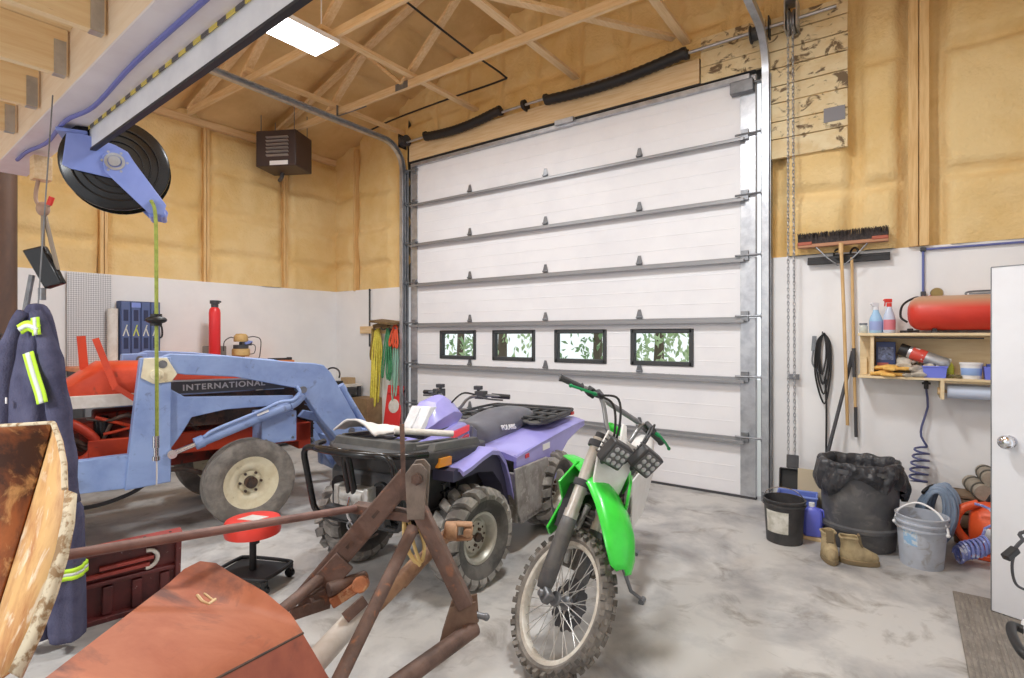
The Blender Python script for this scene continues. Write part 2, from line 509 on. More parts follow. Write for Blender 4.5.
# ---- old planks beside and above the right end of the door
g = MB()
z = 3.36
for k, h in enumerate((.19, .17, .18, .165, .175, .17, .165, .16)):
    g.box((-.76 + .002 * (k % 2), YB - .045, z + h / 2), (.685, .04, h - .011)); z += h
g2 = MB(); z = DH + .02
for k, h in enumerate((.17, .16, .15)):
    g2.box((-1.42, YB - .043 , z + h / 2), (.62, .036, h - .006)); z += h
tr = struct(g.build('trim_1', PLANKM), 'old stained planks screwed to the wall by the chain hoist')
g2.build('plank_filler', PLANKM, tr)
g = MB(); g.box((-.52, YB - .068, 3.68), (.17, .006, .13)); g.build('grey_patch', mat('patch_grey', (134, 132, 136), .7), tr)
g = MB(); g.box(((DX0 + -1.75) / 2, YB - .03, DH + .16), (-1.75 - DX0, .045, .28))
struct(g.build('trim_2', PINE, bev=.003), 'pale timber header above the overhead door')

# ---- loft beam with joists at upper left
def rotz2(a): return Matrix.Rotation(a, 4, 'Z')
BEAM_Z = 2.91
pa = Vector((-5.05, .975, 0)); ang = math.radians(-2.4)
bm_ = thing('trim_3', None, None, (pa.x, pa.y, BEAM_Z), ang); struct(bm_, 'big pale timber loft beam at upper left')
g = MB(); g.box((2.6, .105, .24), (6.4, .19, .46)); g.build('beam_timber', BEAMW, bm_, bev=.004)
g = MB(); g.box((2.6, .1025, .003), (6.4, .205, .012)); g.build('soffit_board', BEAMU, bm_)
for k in range(9):
    x = .27 + k * .625
    g = MB(); g.box((x, -1.7, .195), (.042, 3.4, .235)); g.build('joist', JOISTW, bm_)
    g = MB(); g.box((x - .023, -.03, .165), (.003, .05, .17)); g.box((x + .023, -.03, .165), (.003, .05, .17)); g.box((x, -.03, .076), (.05, .05, .003))
    g.build('joist_hanger', GALV, bm_)
g = MB(); g.box((2.3, -1.7, .33), (6.6, 3.5, .03)); g.build('loft_deck', JOISTW, bm_)
g = MB(); g.tube(spline([(-.05, .06, -.02), (.25, .065, -.022), (.6, .10, -.028), (1.1, .085, -.02), (1.5, .12, -.03), (2.2, .10, -.022), (3.0, .10, -.022), (4.5, .1, -.022)], 6), .0115, 8)
tag(g.build('air_line', mat('air_line_blue', (104, 110, 178), .5)), 'blue air line clipped under the loft beam', 'air line').matrix_world = Matrix.Translation((pa.x, pa.y, BEAM_Z)) @ rotz2(ang)
# ---- steel post under the loft beam
g = MB(); g.cyl((0, 0, 0), (0, 0, EAVE - .012), .1, 20); g.box((0, 0, .006), (.28, .28, .012)); g.box((0, 0, EAVE - .008), (.22, .2, .012))
post = g.build('steel_post', mat('post_brown', (104, 80, 66), .6, c2=(78, 62, 56), scale=4, stretch=(1, 1, .4)))
post.location = (-7.02, 1.33, 0); tag(post, 'brown round steel post at the left edge behind the coveralls', 'post')
# ---- white header panel with hazard tape on the far side of the beam
WSTEEL = mat('white_sheet', (238, 238, 240), .4, c2=(222, 222, 226), scale=3)
hp = thing('header_panel', 'long white sheet metal panel hung on the loft beam, with a striped tape edge', 'panel', (pa.x, pa.y, BEAM_Z), ang)
g = MB(); g.hexa([(1.0, .213, -.14), (5.8, .213, -.14), (5.8, .225, -.14), (1.0, .225, -.14)], [(1.0, .213, .02), (5.8, .213, .02), (5.8, .225, .02), (1.0, .225, .02)])
g.build('sheet', WSTEEL, hp)
g = MB(); g.bar((1.0, .22, -.146), (5.8, .22, -.146), .028, .014); g.build('bottom_seal', BLACK, hp)
g = MB(); g.box((3.4, .206, -.008), (4.7, .004, .026))
TAPE = mat('hazard_tape', (228, 206, 96), .5); nt = TAPE.node_tree
q1 = nt.nodes.new('ShaderNodeTexCoord'); q2 = nt.nodes.new('ShaderNodeMapping'); q2.inputs['Scale'].default_value = (12.8, 0, 0); q2.inputs['Location'].default_value = (.1, .5, .5); q3 = nt.nodes.new('ShaderNodeTexChecker'); q3.inputs['Scale'].default_value = 1.0
q3.inputs['Color1'].default_value = lin((228, 206, 96)); q3.inputs['Color2'].default_value = lin((92, 88, 88))
nt.links.new(q1.outputs['Object'], q2.inputs[0]); nt.links.new(q2.outputs[0], q3.inputs['Vector']); nt.links.new(q3.outputs[0], nt.nodes['Principled BSDF'].inputs['Base Color'])
g.build('hazard_tape', TAPE, hp)

# ================================================================ overhead door
door = struct(thing('door_1', None, None, (0, 0, 0)), 'white sectional overhead door with four small windows')
YD = YB - .01
SH = DH / 7
WINS = [(-5.5, -4.87), (-4.52, -3.88), (-3.53, -2.87), (-2.51, -1.85)]
WZ0, WZ1 = 1.34, 1.69
for k in range(7):
    z0, z1 = k * SH + .004, (k + 1) * SH - .004
    g = MB()
    def slab(x0, x1, a, c):
        g.box(((x0 + x1) / 2, YD + .025, (a + c) / 2), (x1 - x0, .05, c - a))
    if k == 2:
        slab(DX0, DX1, z0, WZ0); slab(DX0, DX1, WZ1, z1)
        xs = [DX0] + [q for w in WINS for q in w] + [DX1]
        for i in range(0, len(xs), 2):
            slab(xs[i], xs[i + 1], WZ0, WZ1)
    else:
        slab(DX0, DX1, z0, z1)
    for q in range(1, 4):                    # pressed ribs
        zz = z0 + (z1 - z0) * q / 4
        if k == 2 and WZ0 - .03 < zz < WZ1 + .03:
            xs = [DX0 + .2] + [v for w in WINS for v in (w[0] - .03, w[1] + .03)] + [DX1 - .2]
        else:
            xs = [DX0 + .2, DX1 - .2]
        for i in range(0, len(xs), 2):
            g.box(((xs[i] + xs[i + 1]) / 2, YD - .0005, zz), (xs[i + 1] - xs[i], .004, .011))
    g.build('door_section', DOORW, door, bev=.002, smooth=0)
def win_frame(x0, x1):
    g = MB()
    for (a, c, e, f) in ((x0 - .015, x1 + .015, WZ1 - .02, WZ1 + .03), (x0 - .015, x1 + .015, WZ0 - .03, WZ0 + .02), (x0 - .03, x0 + .02, WZ0 - .03, WZ1 + .03), (x1 - .02, x1 + .03, WZ0 - .03, WZ1 + .03)):
        g.box(((a + c) / 2, YD + .022, (e + f) / 2), (c - a, .075, f - e))
    w = g.build('window_frame', mat('gasket', (62, 64, 66), .6), door, bev=.008)
    g = MB(); g.box(((x0 + x1) / 2, YD + .03, (WZ0 + WZ1) / 2), (x1 - x0 - .02, .006, WZ1 - WZ0 - .02))
    g.build('window_pane', GLASS, w, smooth=0)
GLASS = mat('glass', (250, 255, 252), .02, trans=1.0)
GLASS.node_tree.nodes['Principled BSDF'].inputs['IOR'].default_value = 1.02
for w in WINS: win_frame(*w)
for k in range(1, 7):
    z = k * SH - .03
    g = MB(); g.box(((DX0 + DX1) / 2 - .03, YD - .038, z), (DX1 - DX0 - .14, .075, .008)); g.box(((DX0 + DX1) / 2 - .03, YD - .078, z - .011), (DX1 - DX0 - .14, .008, .03)); g.box(((DX0 + DX1) / 2 - .03, YD - .004, z + .018), (DX1 - DX0 - .14, .008, .03))
    g.build('strut', STRUT, door, bev=.002)
    for x in (-4.95, -3.69, -2.43):
        g = MB()
        g.prism([(-.034, -.02), (.034, -.02), (.038, .0), (.016, .085), (-.016, .085), (-.038, .0)], 0, .006, M=Matrix.Translation((x, YD - .006, z + .055)) @ Matrix.Rotation(PI / 2, 4, 'X'))
        g.box((x, YD - .02, z + .05), (.056, .024, .012)); g.cyl((x - .035, YD - .02, z + .052), (x + .035, YD - .02, z + .052), .011, 8)
        g.build('hinge', STEEL, door)
for k in range(7):
    for x in (DX1 - .075, DX0 + .075):
        g = MB(); g.box((x, YD - .006, (k + .5) * SH), (.145, .012, SH - .02)); g.build('end_stile', GALV, door, bev=.002)
for k in range(1, 8):
    z = min(k * SH - .01, DH - .12)
    for x, s in ((DX1 - .02, 1), (DX0 + .02, -1)):
        g = MB(); g.cyl((x - s * .17, YD - .045, z + .02), (x + s * .1, YD - .045, z + .02), .011, 8); g.box((x - s * .08, YD - .025, z + .02), (.07, .045, .1)); g.cyl((x + s * .075, YD - .045, z + .02), (x + s * .105, YD - .045, z + .02), .03, 12)
        g.build('roller', STEEL, door)
g = MB(); g.box(((DX0 + DX1) / 2, YD - .03, DH - .03), (DX1 - DX0 - .1, .06, .05)); g.box(((DX0 + DX1) / 2 + .3, YD - .05, DH - .0), (.26, .1, .06)); g.build('top_strut', GALV, door, bev=.003)
g = MB(); g.box(((DX0 + DX1) / 2, YD - .02, DH + .025), (DX1 - DX0, .05, .02)); g.build('top_seal', BLACK, door)
g = MB(); g.box(((DX0 + DX1) / 2, YD + .02, .012), (DX1 - DX0, .07, .024)); g.build('bottom_seal', DGREY, door)
g = MB(); g.box((DX1 - .12, YD - .05, DH - .13), (.22, .09, .12)); g.build('top_bracket', STEEL, door, bev=.006)
# tracks, one C channel each, up the jamb and back under the trusses
def track(x, s):
    path = [(x, YD - .075, .12), (x, YD - .075, 2.0), (x, YD - .075, DH - .08)]
    for k in range(1, 9):
        a = PI / 2 * k / 8
        path.append((x, YD - .075 - .38 * (1 - math.cos(a)), DH - .08 + .38 * math.sin(a)))
    path += [(x, 4.0, DH + .32), (x, 1.6, DH + .36)]
    rings = []
    sec = [(-.026, -.035), (.026, -.035), (.026, -.022), (.031, -.022), (.031, -.038), (-.031, -.038), (-.031, .038), (.031, .038), (.031, .022), (.026, .022), (.026, .035), (-.026, .035)]
    for i, p in enumerate(path):
        p = Vector(p)
        t = (Vector(path[min(i + 1, len(path) - 1)]) - Vector(path[max(i - 1, 0)])).normalized()
        n = Vector((1, 0, 0)).cross(t)
        rings.append([p + Vector((-s * a, 0, 0)) + n * c for a, c in sec])
    g = MB(); g.loft(rings)
    tk = g.build('track', GALV, door, smooth=30)
    g = MB(); g.box((x + s * .04, YD - .045, 2.1), (.008, .08, 4.2)); g.box((x - s * .005, YD - .012, 2.1), (.1, .02, 4.2))
    g.build('track_angle', STEEL, door)
    return tk
track(DX1 + .105, 1); track(DX0 - .105, -1)
for x in (DX1 + .105, DX0 - .105):
    for y in (4.55, 2.2):
        g = MB(); g.bar((x, y, DH + .36), (x, y, EAVE + .1), .03, .006); g.bar((x, y, DH + .36), (x + .3, y + .25, EAVE + .1), .03, .006); g.build('track_hanger', STEEL, door)
# shaft with sagging black torsion spring covers
ZS, YS = DH + .34, YD - .11
g = MB(); g.cyl((DX0 - .1, YS, ZS - .03), (-.5, YS, ZS + .03), .016, 12); g.build('shaft', GALV, door)
for x in (DX0 - .02, DX1 + .02):
    g = MB(); g.lathe([(.02, -.05), (.085, -.05), (.085, -.04), (.065, -.03), (.065, .03), (.085, .04), (.085, .05), (.02, .05)], 20, M=Matrix.Translation((x, YS, ZS)) @ Matrix.Rotation(PI / 2, 4, 'Y')); g.build('cable_drum', DGREY, door)
def spring(x0, x1):
    g = MB(); pts = []; n = 46; rr = []
    for i in range(n + 1):
        t = i / n
        pts.append((x0 + (x1 - x0) * t, YS, ZS - .03 + .06 * t - .055 * math.sin(PI * t))); rr.append(.058 + .006 * (i % 2))
    g.tube(pts, rr, 12)
    for x in (x0, x1): g.cyl((x - .02, YS, ZS), (x + .02, YS, ZS), .05, 12)
    g.build('torsion_spring', BLACK, door)
spring(-5.72, -4.33); spring(-3.62, -1.86)
for x in (-3.95,):
    g = MB(); g.lathe([(.016, -.02), (.06, -.02), (.06, .02), (.016, .02)], 16, M=Matrix.Translation((x, YS, ZS)) @ Matrix.Rotation(PI / 2, 4, 'Y')); g.box((x, YS + .06, ZS - .02), (.02, .12, .1)); g.build('center_bearing', BLACK, door)
for x in (DX0 - .12, DX1 + .14, -.88):
    g = MB(); g.box((x, YS + .04, ZS + .02), (.012, .16, .2)); g.build('bearing_plate', BLACK, door)
# chain hoist on the shaft
ch = thing('chain_hoist', 'chain hoist wheel with a long loop of steel chain beside the door', 'chain hoist', (-.86, YS, ZS))
g = MB(); g.lathe([(.02, -.03), (.11, -.03), (.11, -.018), (.09, -.005), (.09, .005), (.11, .018), (.11, .03), (.02, .03)], 24, M=Matrix.Rotation(PI / 2, 4, 'Y')); g.build('chain_wheel', STEEL, ch)
g = MB(); g.box((.05, -.02, .04), (.012, .17, .26)); g.box((-.05, -.02, .04), (.012, .17, .26)); g.box((0, -.02, .175), (.11, .17, .012)); g.build('wheel_housing', GALV, ch)
g = MB()
def chain(p, q, n):
    p, q = Vector(p), Vector(q)
    for k in range(n):
        c = p.lerp(q, (k + .5) / n); L = (q - p).length / n
        pts = []
        for i in range(8):
            a = 2 * PI * i / 8
            e = math.cos(a) * .0085; h = math.sin(a) * L * .68
            pts.append(c + (Vector((e, 0, h)) if k % 2 else Vector((e * .5, e * .9, h))))
        g.tube(pts, .0035, 4, closed=True)
zb = .36 - ZS
chain((-.02, -.095, 0), (-.028, -.03, zb), 130); chain((.018, -.085, -.02), (.028, -.03, zb), 130)
chain((-.028, -.03, zb), (0, -.03, zb - .03), 2); chain((.028, -.03, zb), (0, -.03, zb - .03), 2)
g.build('chain', GALV, ch, smooth=80)
g = MB(); g.box((-.0, .07, 1.25 - ZS), (.1, .03, .05)); g.cyl((0, .06, 1.25 - ZS), (0, -.02, 1.25 - ZS), .012, 8); g.build('chain_keeper', STEEL, ch)

# ================================================================ outside the windows
LEAFM = [mat('leaf_a', (168, 196, 150), .7, c2=(120, 156, 112), scale=1.2), mat('leaf_b', (206, 222, 178), .7, c2=(160, 190, 140), scale=1.2)]
TRUNK = mat('bark', (110, 96, 84), .9)
def tree(x, y, h, w, k, label):
    t = thing('tree', label, 'tree', (x, y, -.03), group='trees outside the door windows')
    g = MB(); g.tube([(0, 0, 0), (.05, 0, h * .5), (0, 0, h * .95)], [.16, .1, .03], 8); g.build('trunk', TRUNK, t)
    g = MB()
    for i in range(620):
        zz = random.random() ** .9
        rr = w * (1 - .75 * zz) * math.sqrt(random.random())
        a = random.random() * 2 * PI
        c = Vector((rr * math.cos(a), rr * math.sin(a), .35 + zz * (h - .35)))
        m = Matrix.Translation(c) @ Euler((random.random() * 3, random.random() * 3, random.random() * 6)).to_matrix().to_4x4()
        q = .07 + .07 * random.random()
        g.add([(-q, 0, 0), (0, -q * .45, .03), (q, 0, 0), (0, q * .45, .03)], [(0, 1, 2, 3)], m)
    g.build('foliage', LEAFM[k], t, smooth=0)
for i, (x, y, h, w, k, lab) in enumerate(((-11.5, 13, 4.2, 1.7, 0, 'green bushy tree outside, seen through the first window from the left'), (-8.7, 11.5, 4.6, 1.6, 1, 'light green tree outside, seen through the second window from the left'),
                              (-6.9, 13.5, 5.2, 1.5, 0, 'dark green tree outside, seen through the third window from the left'), (-4.4, 11.5, 3.4, 1.5, 1, 'light green tree outside, seen through the rightmost window'), (-7.6, 17.5, 5.4, 1.7, 0, 'dark green tree outside, farther off behind the others'))):
    tree(x, y, h, w, k, lab)

# ================================================================ lamps
LEDM = mat('led_diffuser', (255, 255, 252), .4, emit=9.0)
def led(x, y, z, label, rz=0.0, power=LAMP_POWER):
    t = thing('ceiling_light', label, 'ceiling light', (x, y, z), rz, group='led ceiling lights')
    g = MB(); hh = roof_z(x) - z if z > 4 else .1; g.box((0, 0, .035), (.40, .76, .05)); g.cyl((0, .3, .06), (0, .3, hh), .008, 6); g.cyl((0, -.3, .06), (0, -.3, hh), .008, 6); g.build('housing', WHITEP, t, bev=.006)
    g = MB(); g.box((0, 0, .004), (.38, .72, .012)); g.build('diffuser', LEDM, t, bev=.003)
    L = bpy.data.lights.new('led_lamp', 'AREA'); L.shape = 'RECTANGLE'; L.size = .40; L.size_y = .72; L.energy = power; L.color = (.95, .98, 1.0)
    L.spread = PI
    o = bpy.data.objects.new('led_lamp', L); COL.objects.link(o); o.parent = t; o.location = (0, 0, -.01)
    return t
led(-4.85, 3.04, 4.6, 'bright led panel lamp under the roof truss, upper left')
led(-1.4, 2.9, 4.56, 'led panel lamp under the roof truss, above the dirt bike')
led(-3.3, -1.3, 2.92, 'added unseen led panel under the loft joists, brightening the left foreground', power=105)  # unseen lamp, added to brighten the header panel and left foreground
led(-1.4, -.6, 4.56, 'led panel lamp nearest the open end of the garage')

# ================================================================ unit heater
ht = thing('unit_heater', 'dark brown unit heater with louvres hung high by the left wall', 'heater', (-7.35, 4.3, 4.1), math.radians(28))
HM = mat('heater_brown', (66, 52, 50), .45)
g = MB()
g.box((0, .24, .26), (.62, .46, .52)); g.build('casing', HM, ht, bev=.012)
g = MB()
for k in range(6):
    g.box((.03, .0, .15 + k * .052), (.34, .04, .01), R=(math.radians(-28), 0, 0))
g.build('louvre', mat('louvre_grey', (176, 168, 164), .4, .4), ht)
g = MB(); g.box((0.05, .008, .045), (.28, .012, .06)); g.build('rating_label', WHITEP, ht)
for x in (-.26, .26):
    for y in (.06, .42):
        g = MB(); g.cyl((x, y, .5), (x, y, .95), .007, 6); g.build('hanger_rod', STEEL, ht)

g = MB(); g.lathe([(.12, 0), (.12, .35)], 16, M=Matrix.Translation((-.12, .44, .25)) @ Matrix.Rotation(-PI / 2, 4, 'X')); g.build('flue', GALV, ht)
g = MB(); g.tube(spline([(-.1, .36, .02), (-.12, .36, -.06), (-.2, .44, -.08)], 4), .03, 8); g.build('gas_pipe', DGREY, ht)

# ================================================================ hose reel
hr = thing('hose_reel', 'blue spring hose reel with a black drum under the loft beam', 'hose reel', (-4.02, 1.295, 2.705), math.radians(66))
hr.scale = (1.06, 1.06, 1.06)
g = MB(); R90 = Matrix.Rotation(-PI / 2, 4, 'X')
g.ring([(.03, -.075), (.255, -.075), (.268, -.065), (.268, -.055), (.2, -.06), (.16, -.05), (.16, .05), (.2, .06), (.268, .055), (.268, .065), (.255, .075), (.03, .075)], 44, M=R90)
for r in (.13, .17, .21): g.ring([(r, -.083), (r + .006, -.083), (r + .006, -.07), (r, -.07)], 40, M=R90)
g.build('drum', BLACKG, hr)
g = MB(); g.ring([(.165, -.048), (.225, -.048), (.235, 0), (.225, .048), (.165, .048)], 40, M=R90); g.build('wound_hose', mat('hose_lime', (150, 176, 60), .5), hr)
def arm(pts, y, w):
    g = MB(); g.side(pts, y - w / 2, y + w / 2); return g
for y in (-.105, .105):
    arm([(-.22, .135), (-.24, -.05), (-.2, -.068), (.03, -.1), (.09, -.06), (.1, .0), (.06, .07), (0, .1), (-.15, .14)], y, .012).build('support_arm', RBLUE, hr, bev=.004)
    arm([(-.06, .03), (-.05, -.06), (.16, -.275), (.235, -.285), (.25, -.22), (.06, .06), (0, .08)], y * 1.12, .012).build('guide_arm', RBLUE, hr, bev=.004)
g = MB(); g.box((.205, 0, -.25), (.07, .24, .05)); g.cyl((.23, -.1, -.275), (.23, .1, -.275), .016, 10); g.cyl((.175, -.1, -.28), (.175, .1, -.28), .016, 10); g.build('hose_guide', RBLUE, hr, bev=.004)
g = MB(); g.box((-.2, 0, .15), (.14, .2, .02)); g.cyl((-.16, 0, .15), (-.16, 0, .34), .02, 10); g.build('mount', RBLUE, hr, bev=.003)
g = MB(); g.ring([(.0351, -.128), (.05, -.128), (.05, -.1), (.0351, -.1)], 20, M=R90)
for k in range(6): g.cyl((.06 * math.cos(k * PI / 3), -.124, .06 * math.sin(k * PI / 3)), (.06 * math.cos(k * PI / 3), -.105, .06 * math.sin(k * PI / 3)), .007, 8)
g.cyl((0, -.14, 0), (0, .12, 0), .03, 14); g.build('hub', GALV, hr)
# ================================================================ tractor with front loader (x forward, y left)
TH = math.radians(77.2)
tr_ = thing('tractor', 'old red tractor with a faded blue front loader and cream front wheels', 'tractor', (-5.205, 2.60, 0), TH)
RX = Matrix.Rotation(PI / 2, 4, 'X')
def tyre(r, w, rim, n=48, lug=0, lugs=40, ribs=True):
    g = MB()
    h = w / 2
    prof = [(rim, -h * .72), (rim + (r - rim) * .35, -h), (r - .35 * (r - rim), -h * 1.0), (r - .1 * (r - rim), -h * .86), (r, -h * .6)]
    if ribs:
        prof += [(r, -h * .5), (r - .012, -h * .47), (r - .012, -h * .36), (r, -h * .33), (r, -h * .1), (r - .012, -h * .07), (r - .012, h * .07), (r, h * .1), (r, h * .33), (r - .012, h * .36), (r - .012, h * .47), (r, h * .5)]
    prof += [(r, h * .6), (r - .1 * (r - rim), h * .86), (r - .35 * (r - rim), h * 1.0), (rim + (r - rim) * .35, h), (rim, h * .72)]
    g.ring(prof, n, M=RX)
    return g
def rimset(r, w, parent, m, dish=.03, holes=6, hubr=.055):
    g = MB(); h = w / 2
    g.lathe([(.0, dish - .012), (hubr * 1.7, dish - .012), (r * .55, dish + .012), (r * .72, dish + .02), (r * .8, h * .55), (r * .9, h * .72), (r * 1.02, h * .78), (r * 1.04, h * .7), (r * .96, h * .5), (r * .86, 0), (r * .86, -h * .6), (r * 1.03, -h * .75)], 40, M=RX)
    w_ = g.build('rim', m, parent)
    return w_
def front_wheel(y):
    s = -1 if y < 0 else 1
    q = thing('front_wheel', None, None); q.parent = tr_; q.location = (0, y, .372)
    if s > 0: q.rotation_euler = (0, 0, PI)
    tyre(.372, .21, .225).build('tyre', RUBBERD, q)
    rimset(.222, .19, q, CREAM)
    g = MB(); g.cyl((0, -.02, 0), (0, -.075, 0), .05, 18); g.cyl((0, -.075, 0), (0, -.1, 0), .032, 14)
    for k in range(6):
        a = k * PI / 3
        g.cyl((.085 * math.cos(a), -.03, .085 * math.sin(a)), (.085 * math.cos(a), -.05, .085 * math.sin(a)), .012, 6)
    g.build('hub', GREASE, q)
front_wheel(-.585); front_wheel(.585)
def rear_wheel(y):
    q = thing('rear_wheel', None, None); q.parent = tr_; q.location = (-2.05, y, .68)
    if y > 0: q.rotation_euler = (0, 0, PI)
    tyre(.64, .36, .36, ribs=False).build('tyre', RUBBER, q)
    g = MB()
    for k in range(44):
        a = 2 * PI * k / 44; s = 1 if k % 2 else -1
        m = Matrix.Rotation(a, 4, 'Y') @ Matrix.Translation((0, s * .085, .655)) @ Matrix.Rotation(s * .7, 4, 'Z')
        g.box((0, 0, 0), (.045, .2, .05), M=m)
    g.build('lug', RUBBER, q)
    rimset(.36, .3, q, CREAM, dish=.05)
rear_wheel(-.74); rear_wheel(.74)
# chassis and engine
g = MB()
g.side([(-2.4, .95), (-2.4, .5), (-1.6, .42), (-1.0, .5), (-1.0, .95)], -.2, .2)
g.side([(-1.05, 1.02), (-1.05, .5), (-.1, .52), (-.1, 1.02)], -.17, .17)
g.build('engine_block', DRED, tr_, bev=.02)
g = MB()
g.side([(-1.1, .83), (-1.1, .66), (.62, .62), (.62, .8)], -.37, -.31); g.side([(-1.1, .83), (-1.1, .66), (.62, .62), (.62, .8)], .31, .37); g.side([(.5, .8), (.5, .55), (.62, .55), (.62, .8)], -.37, .37)
g.build('frame_rail', IRED, tr_, bev=.008)
g = MB(); g.side([(-.09, .5), (-.09, .36), (.09, .36), (.09, .5)], -.48, .48); g.side([(-.06, .66), (-.06, .45), (.06, .45), (.06, .66)], -.1, .1)
for y in (-.43, .43): g.cyl((0, y, .3), (0, y, .56), .045, 12)
g.tube([(-.05, -.5, .36), (-.45, -.3, .5), (-.9, -.2, .52)], .022, 8); g.tube([(-.05, .5, .36), (-.05, -.5, .36)], .018, 8)
g.build('front_axle', GREASE, tr_, bev=.01)
# engine clutter: pipes, filter, hoses
random.seed(3)
g = MB()
for k in range(9):
    x0 = -1.25 + .1 * k; z0 = .75 + .28 * random.random()
    g.tube(spline([(x0 - .15, -.24, z0), (x0, -.31, z0 + random.uniform(-.12, .1)), (x0 + .12, -.25, z0 + random.uniform(-.2, .15))], 4), .011 + .008 * random.random(), 7)
g.build('engine_pipe', GREASE, tr_)
g = MB()
g.tube(spline([(-1.3, -.28, .98), (-1.18, -.33, .96), (-1.05, -.33, .82), (-1.1, -.33, .7), (-1.22, -.3, .66)], 6), .035, 10); g.tube([(-1.05, -.3, 1.0), (-.7, -.3, .86)], .014, 7); g.tube([(-1.0, -.3, .86), (-.78, -.3, .9), (-.62, -.3, 1.05)], .012, 7)
g.build('intake_pipe', IRED, tr_)
g = MB()
g.cyl((-1.0, -.22, .8), (-1.0, -.22, .98), .06, 16); g.cyl((-1.0, -.22, .98), (-1.0, -.22, 1.0), .04, 14)
g.build('oil_filter', BLACKG, tr_, bev=.006)
# bonnet
def hood_ring(x, zt, zs, w, zb):
    return [(x, -w, zb), (x, -w, zs), (x, -w * .93, zt - .035), (x, -w * .62, zt - .004), (x, 0, zt), (x, w * .62, zt - .004), (x, w * .93, zt - .035), (x, w, zs), (x, w, zb)]
g = MB()
rings = [hood_ring(-1.3, 1.24, 1.22, .32, 1.18), hood_ring(-1.2, 1.30, 1.26, .345, 1.18), hood_ring(-1.02, 1.43, 1.36, .35, 1.18), hood_ring(-.3, 1.42, 1.35, .36, 1.18), hood_ring(.5, 1.36, 1.28, .36, 1.17), hood_ring(.64, 1.31, 1.24, .33, 1.16)]
g.loft([[Vector(p) for p in r] for r in rings])
g.build('bonnet', IRED, tr_, smooth=50)
for y in (-.346, .346):
    g = MB(); g.box((-.92, y, 1.13), (.62, .02, .1)); g.build('bonnet_stripe', WHITED, tr_, bev=.006)
g = MB(); g.side([(.6, 1.3), (.6, .64), (.66, .64), (.66, 1.26)], -.33, .33)
for k in range(11): g.box((.672, 0, .72 + k * .048), (.02, .6, .012))
g.build('radiator_grille', GREASE, tr_)
SIDEP = mat('side_panel', (92, 94, 98), .5)
g = MB(); g.side([(-.62, 1.26), (-.62, 1.155), (.46, 1.145), (.5, 1.24)], -.378, -.362); pn = g.build('name_panel', SIDEP, tr_, bev=.004)
text('lettering', 'INTERNATIONAL', .07, mat('letter_chrome', (226, 228, 230), .4), pn, Matrix.Translation((-.14, -.38, 1.203)) @ Matrix.Rotation(-.012, 4, 'Y') @ Matrix.Rotation(PI / 2, 4, 'X'), ext=.002, bold=.0015, fit=.66, spacing=1.15)
g = MB(); g.side([(-.6, 1.27), (-.6, 1.256), (.5, 1.236), (.5, 1.25)], -.383, -.362); g.build('trim_strip', GALV, pn)
# side engine cover below lettering
g = MB(); g.side([(-.55, 1.13), (-.55, .86), (.5, .84), (.5, 1.13)], -.3, -.27); g.build('radiator_shroud', GREASE, tr_)
# silencer strap / levers at rear
g = MB(); g.bar((-1.05, -.3, 1.62), (-.93, -.42, 1.22), .045, .012, up=(0, 1, 0)); g.bar((-.93, -.42, 1.24), (-.74, -.47, 1.08), .04, .012, up=(0, 1, 0)); g.build('loader_lever', IRED, tr_)
g = MB(); g.bar((-1.12, .1, 1.64), (-1.1, .1, 1.36), .06, .012, up=(0, 1, 0)); g.build('loader_lever', IRED, tr_)
g = MB(); g.box((-1.55, 0, 1.08), (.5, .5, .34)); g.build('dashboard', IRED, tr_, bev=.03)
g = MB(); g.cyl((-1.5, 0, 1.2), (-1.72, 0, 1.5), .02, 10); pts = [(-1.74 + .0 + .17 * math.cos(a) * .8, .19 * math.sin(a), 1.52 + .13 * math.cos(a)) for a in [2 * PI * k / 28 for k in range(28)]]
g.tube(pts, .014, 8, closed=True); g.bar((-1.87, 0, 1.42), (-1.6, 0, 1.62), .02, .02); g.build('steering_wheel', BLACK, tr_)
g = MB(); g.box((-2.35, 0, 1.1), (.42, .46, .1)); g.box((-2.56, 0, 1.3), (.08, .44, .34), R=(0, -.15, 0)); g.box((-2.35, 0, .98), (.2, .2, .16)); g.build('seat', BLACK, tr_, bev=.03)
for y in (-.72, .72):
    g = MB(); g.side([(-2.75, 1.0), (-2.6, 1.28), (-2.3, 1.38), (-1.8, 1.38), (-1.5, 1.28), (-1.4, 1.1), (-1.44, 1.09), (-1.54, 1.25), (-1.8, 1.34), (-2.3, 1.34), (-2.56, 1.25), (-2.7, 1.0)], y - .2, y + .2); g.build('fender', IRED, tr_)
